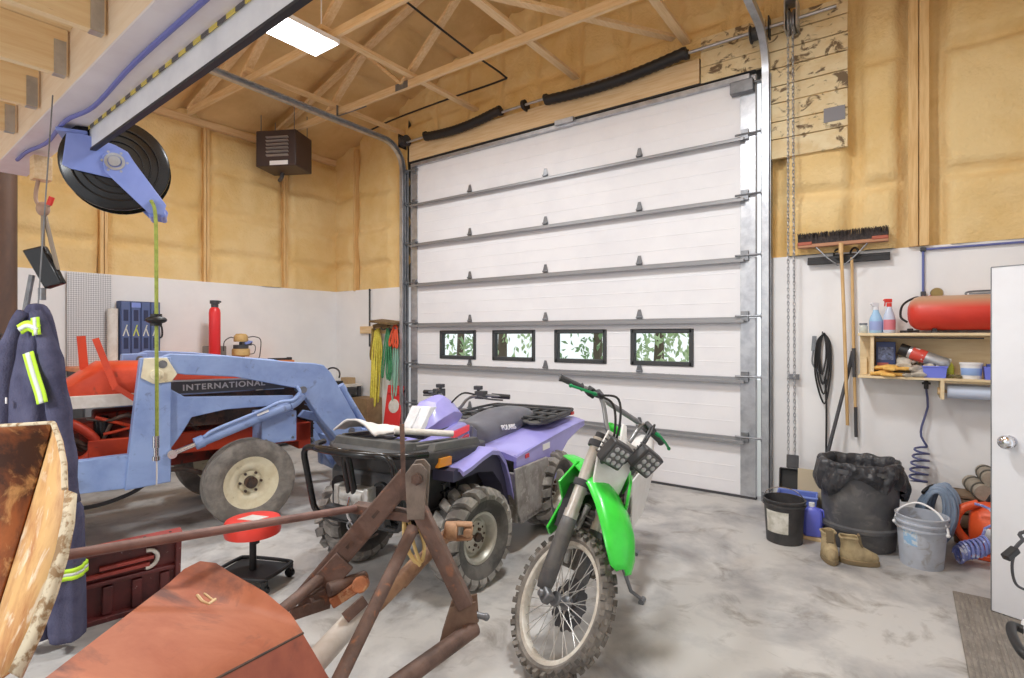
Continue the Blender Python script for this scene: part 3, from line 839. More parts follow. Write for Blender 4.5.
# loader
def loader_side(s):
    def Y(a): return -s * a
    def sd(g, poly, a, c): g.side(poly, min(Y(a), Y(c)), max(Y(a), Y(c)))
    g = MB(); sd(g, [(-.80, 1.47), (-.60, 1.475), (-.60, .49), (-.9, .475)], .56, .68); g.build('loader_post', LBLUE, tr_, bev=.008)
    g = MB(); sd(g, [(-.6, 1.22), (-.5, 1.15), (.36, 1.10), (.36, 1.02), (-.2, 1.02), (-.45, .98), (-.53, .84), (-.6, .74)], .6, .64); g.build('loader_brace', LBLUE, tr_, bev=.006)
    g = MB(); sd(g, [(-1.5, .73), (-1.5, .51), (-.86, .485), (-.86, .74)], .575, .66); g.build('loader_rail', LBLUE, tr_, bev=.006)
    g = MB(); sd(g, [(-.66, 1.36), (-.70, 1.46), (-.6, 1.5), (-.2, 1.475), (.3, 1.41), (.55, 1.385), (.63, 1.365), (.70, 1.29), (1.03, .70), (1.01, .64), (.8, .62), (.62, .84), (.40, 1.16), (-.14, 1.295), (-.5, 1.33)], .565, .675); a = g.build('loader_arm', LBLUE, tr_, bev=.008)
    for px_, pz_, o_ in ((.43, 1.15, .70), (-.66, 1.42, .7), (.9, .72, .69)):
        g = MB(); g.cyl((px_, Y(.55), pz_), (px_, Y(o_), pz_), .032, 12); g.build('pivot_pin', STEEL, a)
    g = MB(); sd(g, [(-.78, 1.47), (-.8, 1.32), (-.72, 1.27), (-.6, 1.28), (-.56, 1.34), (-.63, 1.47)], .68, .695); g.cyl((-.7, Y(.69), 1.34), (-.7, Y(.72), 1.34), .045, 16); g.cyl((-.7, Y(.715), 1.34), (-.7, Y(.73), 1.34), .022, 12); g.build('pivot_plate', CREAM, tr_, bev=.004)
    # lift cylinder
    g = MB(); g.cyl((-.4, Y(.71), .785), (.3, Y(.71), 1.02), .042, 16); g.tube(spline([(.3, Y(.71), 1.02), (.36, Y(.7), 1.05), (.42, Y(.7), 1.11)], 4), [.044] * 9, 12); g.cyl((-.44, Y(.71), .772), (-.38, Y(.71), .792), .05, 16)
    c = g.build('lift_cylinder', LBLUE, tr_)
    g = MB(); g.cyl((-.58, Y(.71), .722), (-.4, Y(.71), .785), .02, 12); g.cyl((-.6, Y(.66), .715), (-.6, Y(.73), .715), .035, 12); g.build('piston_rod', CHROME, c)
    g = MB(); g.tube(spline([(-.38, Y(.75), .83), (-.3, Y(.755), .88), (.05, Y(.755), 1.0), (.2, Y(.755), 1.06), (.32, Y(.75), 1.07), (.38, Y(.75), 1.13), (.36, Y(.72), 1.19)], 5), .014, 8); g.build('hydraulic_hose', LBLUE, c)
    g = MB(); g.box((.06, Y(.756), .985), (.1, .002, .03), R=(0, -.32, 0)); g.build('decal', WHITEP, c)
    # tilt cylinder
    g = MB(); g.cyl((.88, Y(.5), 1.12), (1.16, Y(.5), .66), .035, 14); g.cyl((.86, Y(.5), 1.15), (.9, Y(.5), 1.09), .042, 14); g.build('tilt_cylinder', LBLUE, tr_)
loader_side(1); loader_side(-1)
g = MB(); g.cyl((.72, -.62, 1.05), (.72, .62, 1.05), .05, 14); g.cyl((-.7, -.6, 1.36), (-.7, -.55, 1.36), .05, 14); g.build('cross_tube', LBLUE, tr_)
g = MB(); g.box((.235, -.5, .825), (.30, .3, .275)); bx_ = g.build('counterweight_box', LBLUE, tr_, bev=.008)
g = MB()
for x in (.12, .35):
    for z in (.72, .92): g.cyl((x, -.655, z), (x, -.645, z), .012, 8)
g.build('bolt', STEEL, bx_)
# quick attach frame at the arm tips
g = MB()
for y in (-.62, .62):
    g.side([(.86, .72), (1.06, .72), (1.2, .5), (1.18, .14), (1.1, .14), (1.08, .46), (.9, .62)], y - .05, y + .05)
g.box((1.12, 0, .46), (.1, 1.3, .1)); g.box((1.14, 0, .2), (.06, 1.3, .12)); g.bar((.62, -.3, .98), (1.12, -.3, .2), .1, .06); g.bar((.62, .3, .98), (1.12, .3, .2), .1, .06)
g.side([(.45, .88), (.5, .94), (1.0, .8), (1.1, .55), (1.0, .55), (.9, .72)], -.52, -.47)
g.build('attachment_frame', LBLUE, tr_, bev=.006)
g = MB(); g.box((1.12, -.46, .32), (.1, .12, .34)); g.cyl((1.08, -.56, .3), (1.08, -.36, .3), .04, 12); g.cyl((1.08, -.5, .14), (1.2, -.5, .14), .04, 10); g.build('latch', RUST, tr_, bev=.01)
g = MB(); g.tube(spline([(-.7, -.45, .48), (-.85, -.45, .39), (-1.1, -.47, .345), (-1.4, -.5, .4), (-1.6, -.5, .5)], 6), .016, 8); g.build('drooping_hose', BLACK, tr_)

# ---- air hose hanging from the reel to the loader
AH = mat('hose_lime2', (166, 178, 84), .55, c2=(138, 150, 66), scale=30)
ar = thing('air_hose', 'lime green air hose hanging straight down from the blue hose reel', 'air hose', (-3.79, 1.426, -.0984))
ar.scale = (1.06, 1.06, 1.06)
g = MB(); g.tube(spline([(-.02, -.02, 2.44), (-.005, -.005, 2.38), (0, 0, 2.2), (.004, 0, 1.7), (0, .004, 1.1), (0, 0, 1.02)], 5), .0105, 8); g.build('hose', AH, ar)
g = MB(); g.sph((0, 0, 1.735), (.056, .056, .024), 18, 10); g.cyl((0, 0, 1.7), (0, 0, 1.77), .03, 14); g.build('hose_stopper', BLACK, ar)
g = MB(); g.cyl((0, 0, .98), (0, 0, 1.05), .018, 12); g.cyl((0, 0, .92), (0, 0, .985), .013, 10); g.cyl((0, 0, .905), (0, 0, .93), .02, 12); g.build('coupler', CHROME, ar)
g = MB(); g.tube([(.004, 0, .91), (.01, 0, .86), (.006, 0, .76)], .004, 6); g.build('cord', WHITEP, ar)
# ================================================================ quad bike (x forward, y left, front axle at x = 0)
atv = thing('quad_bike', 'purple quad bike with black racks and knobbly tyres, parked by the door', 'quad bike', (-2.792, 2.654, 0), math.radians(-81.8))
KNOB = mat('knob_rubber', (112, 108, 104), .8, c2=(176, 172, 166), scale=6, lo=.4, hi=.66)
CARC = mat('carcass_rubber', (72, 70, 69), .85, c2=(112, 108, 104), scale=6)
RIMS = mat('rim_silver', (206, 203, 194), .42, .35, c2=(176, 172, 160), scale=8)
ATVB = mat('atv_black', (52, 52, 54), .55, c2=(74, 74, 76), scale=5)
RACKG = mat('rack_grey', (74, 74, 74), .65, c2=(96, 95, 92), scale=7)
SEATM = mat('seat_vinyl', (104, 104, 114), .32, c2=(88, 88, 98), scale=3)
def atv_wheel(x, y, steer, w):
    q = thing('wheel', None, None); q.parent = atv; q.location = (x, y, .325)
    q.rotation_euler = (0, 0, steer + (PI if y < 0 else 0))          # local +y faces outward
    h = w / 2; g = MB()
    g.ring([(.16, -h * .62), (.2, -h * .92), (.25, -h), (.285, -h * .8), (.297, -h * .4), (.297, h * .4), (.285, h * .8), (.25, h), (.2, h * .92), (.16, h * .62)], 48, M=RX)
    g.build('tyre', CARC, q)
    g = MB(); N = 19
    for k in range(N):
        for s in (-1, 1):
            a = 2 * PI * (k + (.5 if s > 0 else 0)) / N
            R = Matrix.Rotation(a, 4, 'Y')
            # chevron bar from the crown out over the shoulder
            secs = []
            for t, rr, yy, da in ((0, .312, .004, .09), (.4, .325, h * .42, .03), (.75, .318, h * .82, -.03), (1, .278, h * 1.07, -.075)):
                wd = .026 + .012 * t
                th = .03
                A = [(wd, 0), (-wd, 0)]
                base = Vector((0, s * yy, rr)); 
                Rd = Matrix.Rotation(da, 4, 'Y')
                inn = Vector((0, s * yy * .93, rr - th))
                secs.append([R @ Rd @ (base + Vector((wd * .85, 0, 0))), R @ Rd @ (base - Vector((wd * .85, 0, 0))), R @ Rd @ (inn - Vector((wd, 0, 0))), R @ Rd @ (inn + Vector((wd, 0, 0)))])
            g.loft(secs)
    g.build('tread', KNOB, q, smooth=30)
    g = MB(); M = Matrix.Rotation(-PI / 2, 4, 'X')
    g.lathe([(0, h * .38), (.05, h * .38), (.06, h * .32), (.1, h * .3), (.115, h * .1), (.13, h * .12), (.14, h * .55), (.15, h * .68), (.166, h * .72), (.17, h * .66), (.155, h * .5), (.145, -h * .6), (.168, -h * .7)], 36, M=M)
    rm = g.build('rim', RIMS, q)
    g = MB()
    for k in range(4):
        a = k * PI / 2 + .4
        g.cyl((.05 * math.cos(a), h * .36, .05 * math.sin(a)), (.05 * math.cos(a), h * .5, .05 * math.sin(a)), .011, 8)
    g.cyl((0, h * .3, 0), (0, h * .56, 0), .03, 14)
    for k in range(10):
        a = k * PI / 5
        g.cyl((.082 * math.cos(a), h * .312, .082 * math.sin(a)), (.082 * math.cos(a), h * .33, .082 * math.sin(a)), .008, 8)
    g.build('hub', GREASE, q)
atv_wheel(0, .49, math.radians(-9), .23); atv_wheel(0, -.49, math.radians(-9), .23)
atv_wheel(-1.28, .47, 0, .27); atv_wheel(-1.28, -.47, 0, .27)
# chassis, engine, suspension
g = MB(); g.box((-.62, 0, .42), (1.5, .3, .22)); g.box((-.62, 0, .62), (.6, .34, .3)); g.box((-1.3, 0, .5), (.4, .3, .3)); g.build('chassis', BLACK, atv, bev=.02)
for s in (-1, 1):
    g = MB()
    for x, ax in ((0, 0), (-1.28, -1.28)):
        g.tube([(x + .14, s * .14, .4), (ax, s * .38, .32)], .016, 8); g.tube([(x - .14, s * .14, .4), (ax, s * .38, .32)], .016, 8); g.tube([(x, s * .1, .34), (ax, s * .42, .325)], .02, 8)
    g.build('suspension_arm', BLACK, atv)
    for x in (.02, -1.24):
        g = MB(); p, q = Vector((x, s * .33, .36)), Vector((x - .06, s * .2, .78)); n = 60
        fr = frame(p, q - p); L = (q - p).length
        g.tube([fr @ Vector((.042 * math.cos(t * .7), .042 * math.sin(t * .7), L * (.2 + .7 * t / n))) for t in range(n + 1)], .0075, 6); g.cyl(p, q, .018, 10); g.cyl(p, p.lerp(q, .3), .026, 10)
        g.build('shock_absorber', BLACKG, atv)
# front mask
g = MB(); g.loft([[Vector(p) for p in [(.42, y, .48), (.5, y, .56), (.5, y, .8), (.4, y, .86), (-.1, y, .86), (-.1, y, .48)]] for y in (-.26, -.24, .24, .26)]); g.build('front_mask', ATVB, atv, bev=.02)
for s in (-1, 1):
    g = MB(); g.cyl((.5, s * .17, .7), (.525, s * .17, .7), .06, 20); g.build('fog_lamp', BLACKG, atv)
g = MB(); g.box((.54, 0, .66), (.1, .2, .11)); g.cyl((.56, -.09, .67), (.56, .09, .67), .045, 16); g.box((.55, -.12, .67), (.09, .035, .12)); g.box((.55, .12, .67), (.09, .035, .12)); w_ = g.build('winch', ALU, atv, bev=.006)
g = MB(); g.tube(spline([(.6, 0, .67), (.62, .0, .58), (.6, .01, .52)], 5), .009, 8); g.ring([(.018, -.006), (.028, -.006), (.028, .006), (.018, .006)], 14, M=Matrix.Translation((.605, .01, .5)) @ Matrix.Rotation(PI / 2, 4, 'Y')); g.build('winch_hook', CHROME, w_)
# brush guard
g = MB()
def rrect(x0, x1, y0, y1, z0, z1, r=.07):
    pts = []
    for cy, cz, a0 in ((y1 - r, z1 - r, 0), (y0 + r, z1 - r, 90), (y0 + r, z0 + r, 180), (y1 - r, z0 + r, 270)):
        for k in range(5):
            a = math.radians(a0 + k * 22.5)
            z = cz + r * math.sin(a); t = (z - z0) / (z1 - z0)
            pts.append((x0 + (x1 - x0) * t, cy + r * math.cos(a), z))
    return pts
g.tube(rrect(.54, .64, -.36, .02, .50, .95), .02, 10, closed=True); g.tube(rrect(.54, .64, -.02, .36, .50, .95), .02, 10, closed=True)
g.tube(spline([(.4, -.43, .93), (.55, -.36, .94), (.66, -.2, .95), (.68, 0, .95), (.66, .2, .95), (.55, .36, .94), (.4, .43, .93)], 5), .02, 10)
for y in (-.2, .2): g.tube([(.55, y, .52), (.2, y, .42)], .018, 8); g.tube([(.6, y, .93), (.3, y, .88)], .018, 8)
g.build('brush_guard', BLACKG, atv)
g = MB(); g.side([(.5, .5), (.56, .5), (.58, .58), (.52, .58)], -.24, .24); g.build('skid_plate', ATVB, atv, bev=.01)
# front rack / cowl
def plan(z, k, dz=0):
    return [Vector((x * k + .0, y * k, z + dz * x)) for x, y in ((.54, .2), (.38, .40), (-.12, .44), (-.43, .34), (-.43, .2), (-.3, .16), (-.3, -.16), (-.43, -.2), (-.43, -.34), (-.12, -.44), (.38, -.40), (.54, -.2))]
g = MB(); g.loft([plan(.80, .93, .02), plan(.84, 1.0, .05), plan(.895, 1.0, .08), plan(.905, .96, .08)]); rk = g.build('front_rack', ATVB, atv, bev=.006)
g = MB()
for y in (-.3, -.2, -.1, 0, .1, .2, .3): g.hexa([(-.26, y - .025, .885), (.4, y - .025, .938), (.4, y + .025, .938), (-.26, y + .025, .885)], [(-.24, y - .018, .908), (.38, y - .018, .962), (.38, y + .018, .962), (-.24, y + .018, .908)])
g.hexa([(.36, -.33, .93), (.45, -.3, .93), (.45, .3, .93), (.36, .33, .93)], [(.37, -.32, .985), (.43, -.29, .985), (.43, .29, .985), (.37, .32, .985)])
for y in (-.375, .375): g.hexa([(-.25, y - .035, .88), (.3, y - .03, .925), (.3, y + .03, .925), (-.25, y + .035, .88)], [(-.22, y - .025, .93), (.27, y - .02, .968), (.27, y + .02, .968), (-.22, y + .025, .93)])
g.build('rack_rib', RACKG, rk, bev=.004)
for s in (-1, 1):
    g = MB(); g.hexa([(.14, s * .425, .815), (.27, s * .415, .818), (.27, s * .39, .818), (.14, s * .40, .815)], [(.15, s * .436, .872), (.26, s * .426, .875), (.26, s * .39, .875), (.15, s * .40, .872)]); g.build('reflector', mat('amber', (255, 170, 60), .3), rk)
# headlight pod and tank cover
def ring8(x, z0, z1, w, tp=.6):
    zm = (z0 + z1) / 2
    return [Vector(p) for p in [(x, -w * .8, z0), (x, -w, zm), (x, -w * tp, z1 - .01), (x, 0, z1), (x, w * tp, z1 - .01), (x, w, zm), (x, w * .8, z0), (x, 0, z0 - .01)]]
g = MB(); g.loft([ring8(-.03, .965, 1.01, .10), ring8(-.08, .955, 1.08, .13), ring8(-.18, .955, 1.165, .15, .5), ring8(-.32, .965, 1.2, .14, .35), ring8(-.44, .98, 1.14, .11, .4), ring8(-.54, 1.0, 1.05, .07)]); pod = g.build('headlight_pod', PURPLE, atv, smooth=25, bev=.004)
LENS = mat('lens', (236, 238, 242), .12, c2=(214, 216, 222), scale=14, coat=.5)
g = MB(); g.hexa([(.018, -.08, .985), (.018, .08, .985), (-.05, .09, .985), (-.05, -.09, .985)], [(-.10, -.085, 1.135), (-.10, .085, 1.135), (-.17, .09, 1.13), (-.17, -.09, 1.13)]); g.box((-.038, 0, 1.064), (.012, .012, .16), R=(0, -.66, 0))
g.build('headlight', LENS, pod, bev=.004)
g = MB(); g.box((-.12, 0, .95), (.34, .26, .05)); g.build('pod_base', BLACK, atv, bev=.015)
g = MB(); g.loft([ring8(.12, .86, .93, .2), ring8(-.1, .82, .96, .21, .75), ring8(-.35, .78, .99, .2, .7), ring8(-.5, .74, .98, .17, .7), ring8(-.6, .72, .93, .13, .7)]); tk = g.build('tank_cover', PURPLE, atv, smooth=30, bev=.006)
REDD = mat('decal_red', (222, 60, 76), .4)
for s in (-1, 1):
    g = MB(); g.hexa([(-.20, s * .214, .905), (-.43, s * .198, .925), (-.43, s * .18, .925), (-.2, s * .18, .905)], [(-.24, s * .194, .945), (-.47, s * .176, .962), (-.47, s * .16, .962), (-.24, s * .17, .945)]); g.build('decal', REDD, tk)
    g = MB(); g.hexa([(-.26, s * .213, .855), (-.42, s * .2, .87), (-.42, s * .18, .87), (-.26, s * .18, .855)], [(-.26, s * .214, .885), (-.43, s * .2, .90), (-.43, s * .18, .9), (-.26, s * .18, .885)]); g.build('decal', REDD, tk)
    g = MB(); g.loft([[Vector((x, s * y, z)) for x, y, z in r] for r in ([(-.44, .2, .72), (-.5, .19, .95), (-.52, .15, .95), (-.46, .14, .72)], [(-.58, .17, .68), (-.6, .165, .9), (-.62, .12, .9), (-.6, .12, .68)])]); g.build('side_pod', SEATM, atv, bev=.01)
# seat
def sring(x, zb, zt, w):
    return [Vector(p) for p in [(x, -w, zb), (x, -w * 1.08, (zb + zt) / 2), (x, -w * .86, zt - .025), (x, -w * .4, zt), (x, w * .4, zt), (x, w * .86, zt - .025), (x, w * 1.08, (zb + zt) / 2), (x, w, zb)]]
g = MB(); g.loft([sring(-.50, .78, .97, .10), sring(-.57, .70, .975, .15), sring(-.72, .66, .93, .18), sring(-.9, .69, .94, .2), sring(-1.1, .74, .97, .22), sring(-1.3, .78, .985, .22), sring(-1.55, .82, .98, .21), sring(-1.64, .83, .96, .17)]); st = g.build('seat', SEATM, atv, smooth=60, sub=1)
text('lettering', 'POLARIS', .062, mat('letter_white', (238, 238, 240), .5), st, Matrix.Translation((-1.02, .222, .865)) @ Matrix.Rotation(PI, 4, 'Z') @ Matrix.Rotation(math.radians(66), 4, 'X') @ Matrix.Rotation(-.1, 4, 'Z'), ext=.004)
# rear rack
g = MB()
pl = [(-1.22, .40), (-1.2, .33), (-1.3, .2), (-1.3, -.2), (-1.2, -.33), (-1.22, -.40), (-1.32, -.45), (-1.95, -.43), (-2.0, -.3), (-2.0, .3), (-1.95, .43), (-1.32, .45)]
g.loft([[Vector((x, y, .865)) for x, y in pl], [Vector((x * 1.0, y, .89)) for x, y in pl]]); rr = g.build('rear_rack', RACKG, atv, bev=.008)
for k in range(9):
    y = -.4 + .1 * k
    g = MB(); g.box((-1.61, y, .90), (.68, .035, .022)); g.build('rack_slat', ATVB, rr, bev=.006)
g = MB()
for x in (-1.34, -1.6, -1.9): g.box((x, 0, .912), (.05, .86, .02))
g.tube(spline([(-1.22, .43, .905), (-1.4, .47, .915), (-1.9, .45, .92), (-1.99, .3, .92), (-1.99, -.3, .92), (-1.9, -.45, .92), (-1.3, -.47, .915), (-.95, -.40, .94)], 5), .014, 8)
g.build('rack_rail', ATVB, rr, bev=.004)
g = MB(); g.box((-1.93, .442, .885), (.06, .012, .03)); g.build('reflector', REDP, rr)
# rear bodywork
for s in (-1, 1):
    prof = [(-.56, .765), (-.95, .80), (-1.3, .82), (-1.7, .84), (-2.02, .845)]
    g = MB(); g.loft([[Vector((x, s * .14, z)), Vector((x, s * .42, z - .005)), Vector((x, s * .535, z - .035)), Vector((x, s * .53, z - .07)), Vector((x, s * .36, z - .045)), Vector((x, s * .14, z - .04))] for x, z in prof]); g.build('rear_fender', PURPLE, atv, smooth=50)
    poly = [(-.57, .745), (-1.3, .79), (-2.02, .815), (-2.04, .755), (-1.86, .735), (-1.6, .68), (-1.45, .60), (-1.36, .50), (-1.32, .40), (-1.24, .40), (-1.14, .6), (-.57, .64)]
    g = MB(); g.side(poly, min(s * .50, s * .53), max(s * .50, s * .53)); g.build('side_panel', PURPLE, atv, bev=.008)
    g = MB(); g.box((-1.1, s * .534, .72), (.14, .004, .05)); g.build('warning_label', WHITEP, atv)
    g = MB(); g.box((-.74, s * .534, .71), (.06, .006, .03)); g.build('badge', REDD, atv)
    MUD = mat('mud_guard', (160, 156, 154), .45, c2=(118, 112, 106), scale=7, c3=(184, 180, 176), scale3=18)
    poly = [(-.50, .66), (-1.08, .64), (-1.24, .46), (-1.14, .28), (-.9, .22), (-.62, .22), (-.54, .32)]
    g = MB(); g.side(poly, min(s * .535, s * .555), max(s * .535, s * .555)); g.box((-.85, s * .42, .25), (.52, .27, .04)); g.side([(-.56, .62), (-.58, .24), (-.55, .24), (-.53, .62)], min(s * .32, s * .54), max(s * .32, s * .54)); g.build('foot_well', MUD, atv, bev=.01)
    # front fender: lip over the wheel and inner apron
    path = [(.15, .80), (.05, .815), (-.1, .85), (-.22, .868), (-.32, .845), (-.41, .76), (-.48, .62), (-.54, .47), (-.575, .35)]
    g = MB(); g.loft([[Vector((x, s * .30, z + .0)), Vector((x, s * .49, z - .0)), Vector((x, s * .525, z - .02)), Vector((x, s * .52, z - .05)), Vector((x, s * .495, z - .022)), Vector((x, s * .30, z - .022))] for x, z in path]); g.build('front_fender', PURPLE, atv, smooth=50)
    poly = [(.2, .79), (-.1, .84), (-.22, .85), (-.31, .83), (-.40, .74), (-.47, .6), (-.56, .34), (-.53, .34), (-.42, .56), (-.3, .68), (-.1, .72), (.1, .72), (.2, .72)]
    g = MB(); g.side(poly, min(s * .32, s * .48), max(s * .32, s * .48)); g.build('wheel_arch', mat('arch_dark', (62, 60, 84), .6), atv)
# handlebar
g = MB(); g.tube([(-.36, 0, .9), (-.48, 0, 1.08)], .03, 10); g.tube(spline([(-.68, .40, 1.165), (-.62, .25, 1.175), (-.54, .13, 1.16), (-.48, .07, 1.08), (-.48, -.07, 1.08), (-.54, -.13, 1.16), (-.62, -.25, 1.175), (-.68, -.40, 1.165)], 6), .012, 8); hb = g.build('handlebar', STEEL, atv)
for s in (-1, 1):
    g = MB(); g.cyl((-.645, s * .27, 1.173), (-.685, s * .41, 1.165), .019, 12); g.build('grip', BLACK, hb)
    g = MB(); g.tube(spline([(-.56, s * .2, 1.17), (-.57, s * .28, 1.155), (-.63, s * .38, 1.145)], 4), .008, 7); g.box((-.6, s * .2, 1.18), (.07, .08, .06)); g.cyl((-.59, s * .18, 1.2), (-.59, s * .18, 1.225), .012, 10); g.box((-.59, s * .18, 1.235), (.045, .06, .03)); g.build('brake_lever', DGREY, hb, bev=.005)
g = MB()
for s in (-1, 1): g.tube(spline([(-.58, s * .17, 1.18), (-.45, s * .12, 1.2), (-.36, s * .05, 1.1), (-.32, 0, 1.0)], 5), .007, 6)
g.build('control_cable', BLACK, hb)
# things lying on the front rack
g = MB(); g.cyl((-.06, .30, .97), (.26, .06, 1.02), .022, 12); p_ = g.build('white_pipe', WHITED, None)
tag(p_, 'white plastic pipe lying on the front rack of the purple quad bike', 'pipe'); p_.matrix_world = Matrix.Translation((-2.792, 2.654, 0)) @ Matrix.Rotation(math.radians(-81.8), 4, 'Z')
def sheetfn(a, c):
    x = .36 - .32 * a + .04 * c; y = -.38 + .40 * c
    return (x, y, 1.0 + .09 * math.sin(PI * c) * (.5 + .5 * math.sin(2 + 3 * a)) + .012 * nz(a * 5, c * 5))
g = MB(); g.grid(sheetfn, 14, 12); p_ = g.build('folded_sheet', mat('white_cloth', (226, 222, 218), .8), None, smooth=180, solid=.012, off=1)
tag(p_, 'crumpled whitish sheet lying on the front rack of the quad bike', 'sheet'); p_.matrix_world = Matrix.Translation((-2.792, 2.654, 0)) @ Matrix.Rotation(math.radians(-81.8), 4, 'Z')
# ================================================================ dirt bike (x forward, y left), leaning on its side stand, bars turned left
BM = Matrix.Translation((-1.475, 2.251, 0.012)) @ Matrix.Rotation(math.radians(-77.7), 4, 'Z') @ Matrix.Rotation(math.radians(-15.05), 4, 'X')
bike = thing('dirt_bike', 'green and white dirt bike leaning on its side stand in front', 'motorcycle', M=BM)
RK = math.radians(27)
AXV = Vector((-math.sin(RK), 0, math.cos(RK))); FWV = Vector((math.cos(RK), 0, math.sin(RK))); A0 = Vector((-.04, 0, .35))
STEER = Matrix.Translation(A0) @ Matrix.Rotation(math.radians(49.1), 4, AXV) @ Matrix.Translation(-A0)
def al(d, y=0.0, f=0.0):
    return A0 + AXV * d + FWV * f + Vector((0, y, 0))
def SM():
    g = MB(); g.X = STEER; return g
KN = mat('bike_knob', (88, 84, 80), .85, c2=(132, 126, 118), scale=9, lo=.4, hi=.62)
def moto_wheel(c, R, w, rimr, steered, sprocket=False):
    q = thing('front_wheel' if steered else 'rear_wheel', None, None); q.parent = bike
    T = Matrix.Translation(c)
    X = (STEER @ T) if steered else T
    def new():
        g = MB(); g.X = X; return g
    h = w / 2
    g = new(); g.ring([(rimr, -h * .5), (rimr + .02, -h * .85), (R - .035, -h * .8), (R - .016, -h * .5), (R - .01, 0), (R - .016, h * .5), (R - .035, h * .8), (rimr + .02, h * .85), (rimr, h * .5)], 60, M=RX); g.build('tyre', RUBBERD, q)
    g = new(); N = 36
    for k in range(N):
        a = 2 * PI * k / N
        for y, rr, tilt, off in (((-.012, R, 0, 0), (.016, R, 0, 0), (-.034, R - .012, .7, .5), (.034, R - .012, -.7, .5)) if k % 2 else ((0, R, 0, 0), (-.04, R - .016, .8, .45), (.04, R - .016, -.8, .45))):
            m = Matrix.Rotation(a + off * 2 * PI / N, 4, 'Y') @ Matrix.Translation((0, y * w / .09, rr - .008)) @ Matrix.Rotation(tilt, 4, 'X')
            g.box((0, 0, 0), (.024, .02, .026), M=m)
    g.build('tread', KN, q, smooth=0)
    g = new(); g.ring([(rimr - .018, -.016), (rimr - .012, -.024), (rimr + .006, -.026), (rimr + .012, -.02), (rimr + .002, -.014), (rimr - .008, -.01), (rimr - .008, .01), (rimr + .002, .014), (rimr + .012, .02), (rimr + .006, .026), (rimr - .012, .024), (rimr - .018, .016)], 60, M=RX); g.build('rim', mat('rim_cream', (226, 221, 210), .45, .1, c2=(196, 188, 174), scale=14), q)
    g = new()
    for k in range(36):
        a = 2 * PI * k / 36; s = 1 if k % 2 else -1; b = a + (.42 if (k // 2) % 2 else -.42)
        g.tube([(.028 * math.cos(b), s * .03, .028 * math.sin(b)), ((rimr - .014) * math.cos(a), s * .004, (rimr - .014) * math.sin(a))], .0021, 5)
    g.build('spoke', ALU, q)
    g = new(); g.lathe([(.02, -.05), (.035, -.045), (.036, -.03), (.022, -.02), (.022, .02), (.036, .03), (.035, .045), (.02, .05)], 20, M=RX); g.cyl((0, -.1, 0), (0, .1, 0), .012, 12); g.build('hub', STEEL, q)
    g = new(); n = 48
    prof_o = [(.12 + .006 * (1 if k % 4 < 2 else -1)) for k in range(n)]
    vs = []
    for y in (.054, .058):
        for rr in (None, .075):
            for k in range(n):
                r = prof_o[k] if rr is None else rr
                vs.append((r * math.cos(2 * PI * k / n), y, r * math.sin(2 * PI * k / n)))
    fs = []
    for k in range(n):
        l = (k + 1) % n
        fs += [(k, l, n + l, n + k), (2 * n + k, 3 * n + k, 3 * n + l, 2 * n + l), (k, 2 * n + k, 2 * n + l, l), (n + k, n + l, 3 * n + l, 3 * n + k)]
    g.add(vs, fs)
    for k in range(6):
        a = k * PI / 3
        g.bar((.03 * math.cos(a), .056, .03 * math.sin(a)), (.08 * math.cos(a + .5), .056, .08 * math.sin(a + .5)), .012, .004, up=(0, 1, 0))
    g.build('brake_disc', DGREY, q)
moto_wheel((0, 0, .35), .345, .085, .278, True)
moto_wheel((-1.48, 0, .335), .333, .11, .25, False)
# forks
FORKG = mat('fork_guard', (84, 84, 88), .5, c2=(112, 110, 108), scale=9)
FORKS = mat('fork_tube', (212, 210, 206), .35, .4, c2=(190, 184, 176), scale=10)
for s in (-1, 1):
    o = .098 * s
    g = SM(); g.cyl(al(.36, o), al(.80, o), .034, 18); g.cyl(al(.36, o), al(.40, o), .038, 18); f_ = g.build('fork_leg', FORKS, bike)
    g = SM(); g.cyl(al(.02, o), al(.38, o), .024, 16); g.build('slider', STEEL, f_)
    g = SM()
    rings = []
    for d, r in ((.0, .034), (.04, .042), (.3, .042), (.385, .036)):
        rings.append([al(d, o + r * math.sin(a) * 1.0 * 1.0, r * math.cos(a)) for a in [math.radians(-130 + 26 * k) for k in range(11)]])
    g.loft(rings, caps=False, closed=False); g.build('fork_guard', FORKG, f_, solid=.006, smooth=60)
    g = SM(); g.box((A0.x + .035, o, .35), (.075, .045, .06)); g.cyl((A0.x + .04, o + s * .02, .35), (A0.x + .04, o + s * .045, .35), .018, 12); g.build('axle_clamp', STEEL, f_, bev=.008)
    g = SM(); g.cyl(al(.80, o), al(.83, o), .026, 14); g.build('fork_cap', DGREY, f_)
for d in (.545, .765):
    g = SM()
    for s in (-1, 1): g.cyl(al(d - .018, s * .098), al(d + .018, s * .098), .047, 18)
    g.bar(al(d, -.098, -.02), al(d, .098, -.02), .034, .07, up=FWV); g.build('triple_clamp', DGREY, bike, bev=.004)
g = SM(); g.box((0, .075, .33), (.05, .05, .1)); g.build('brake_caliper', DGREY, bike, bev=.008)
g = SM(); g.tube(spline([al(.04, .12, .02), al(.3, .135, .04), al(.5, .12, .06), al(.8, .1, .06)], 6), .006, 6); g.build('brake_hose', BLACK, bike)
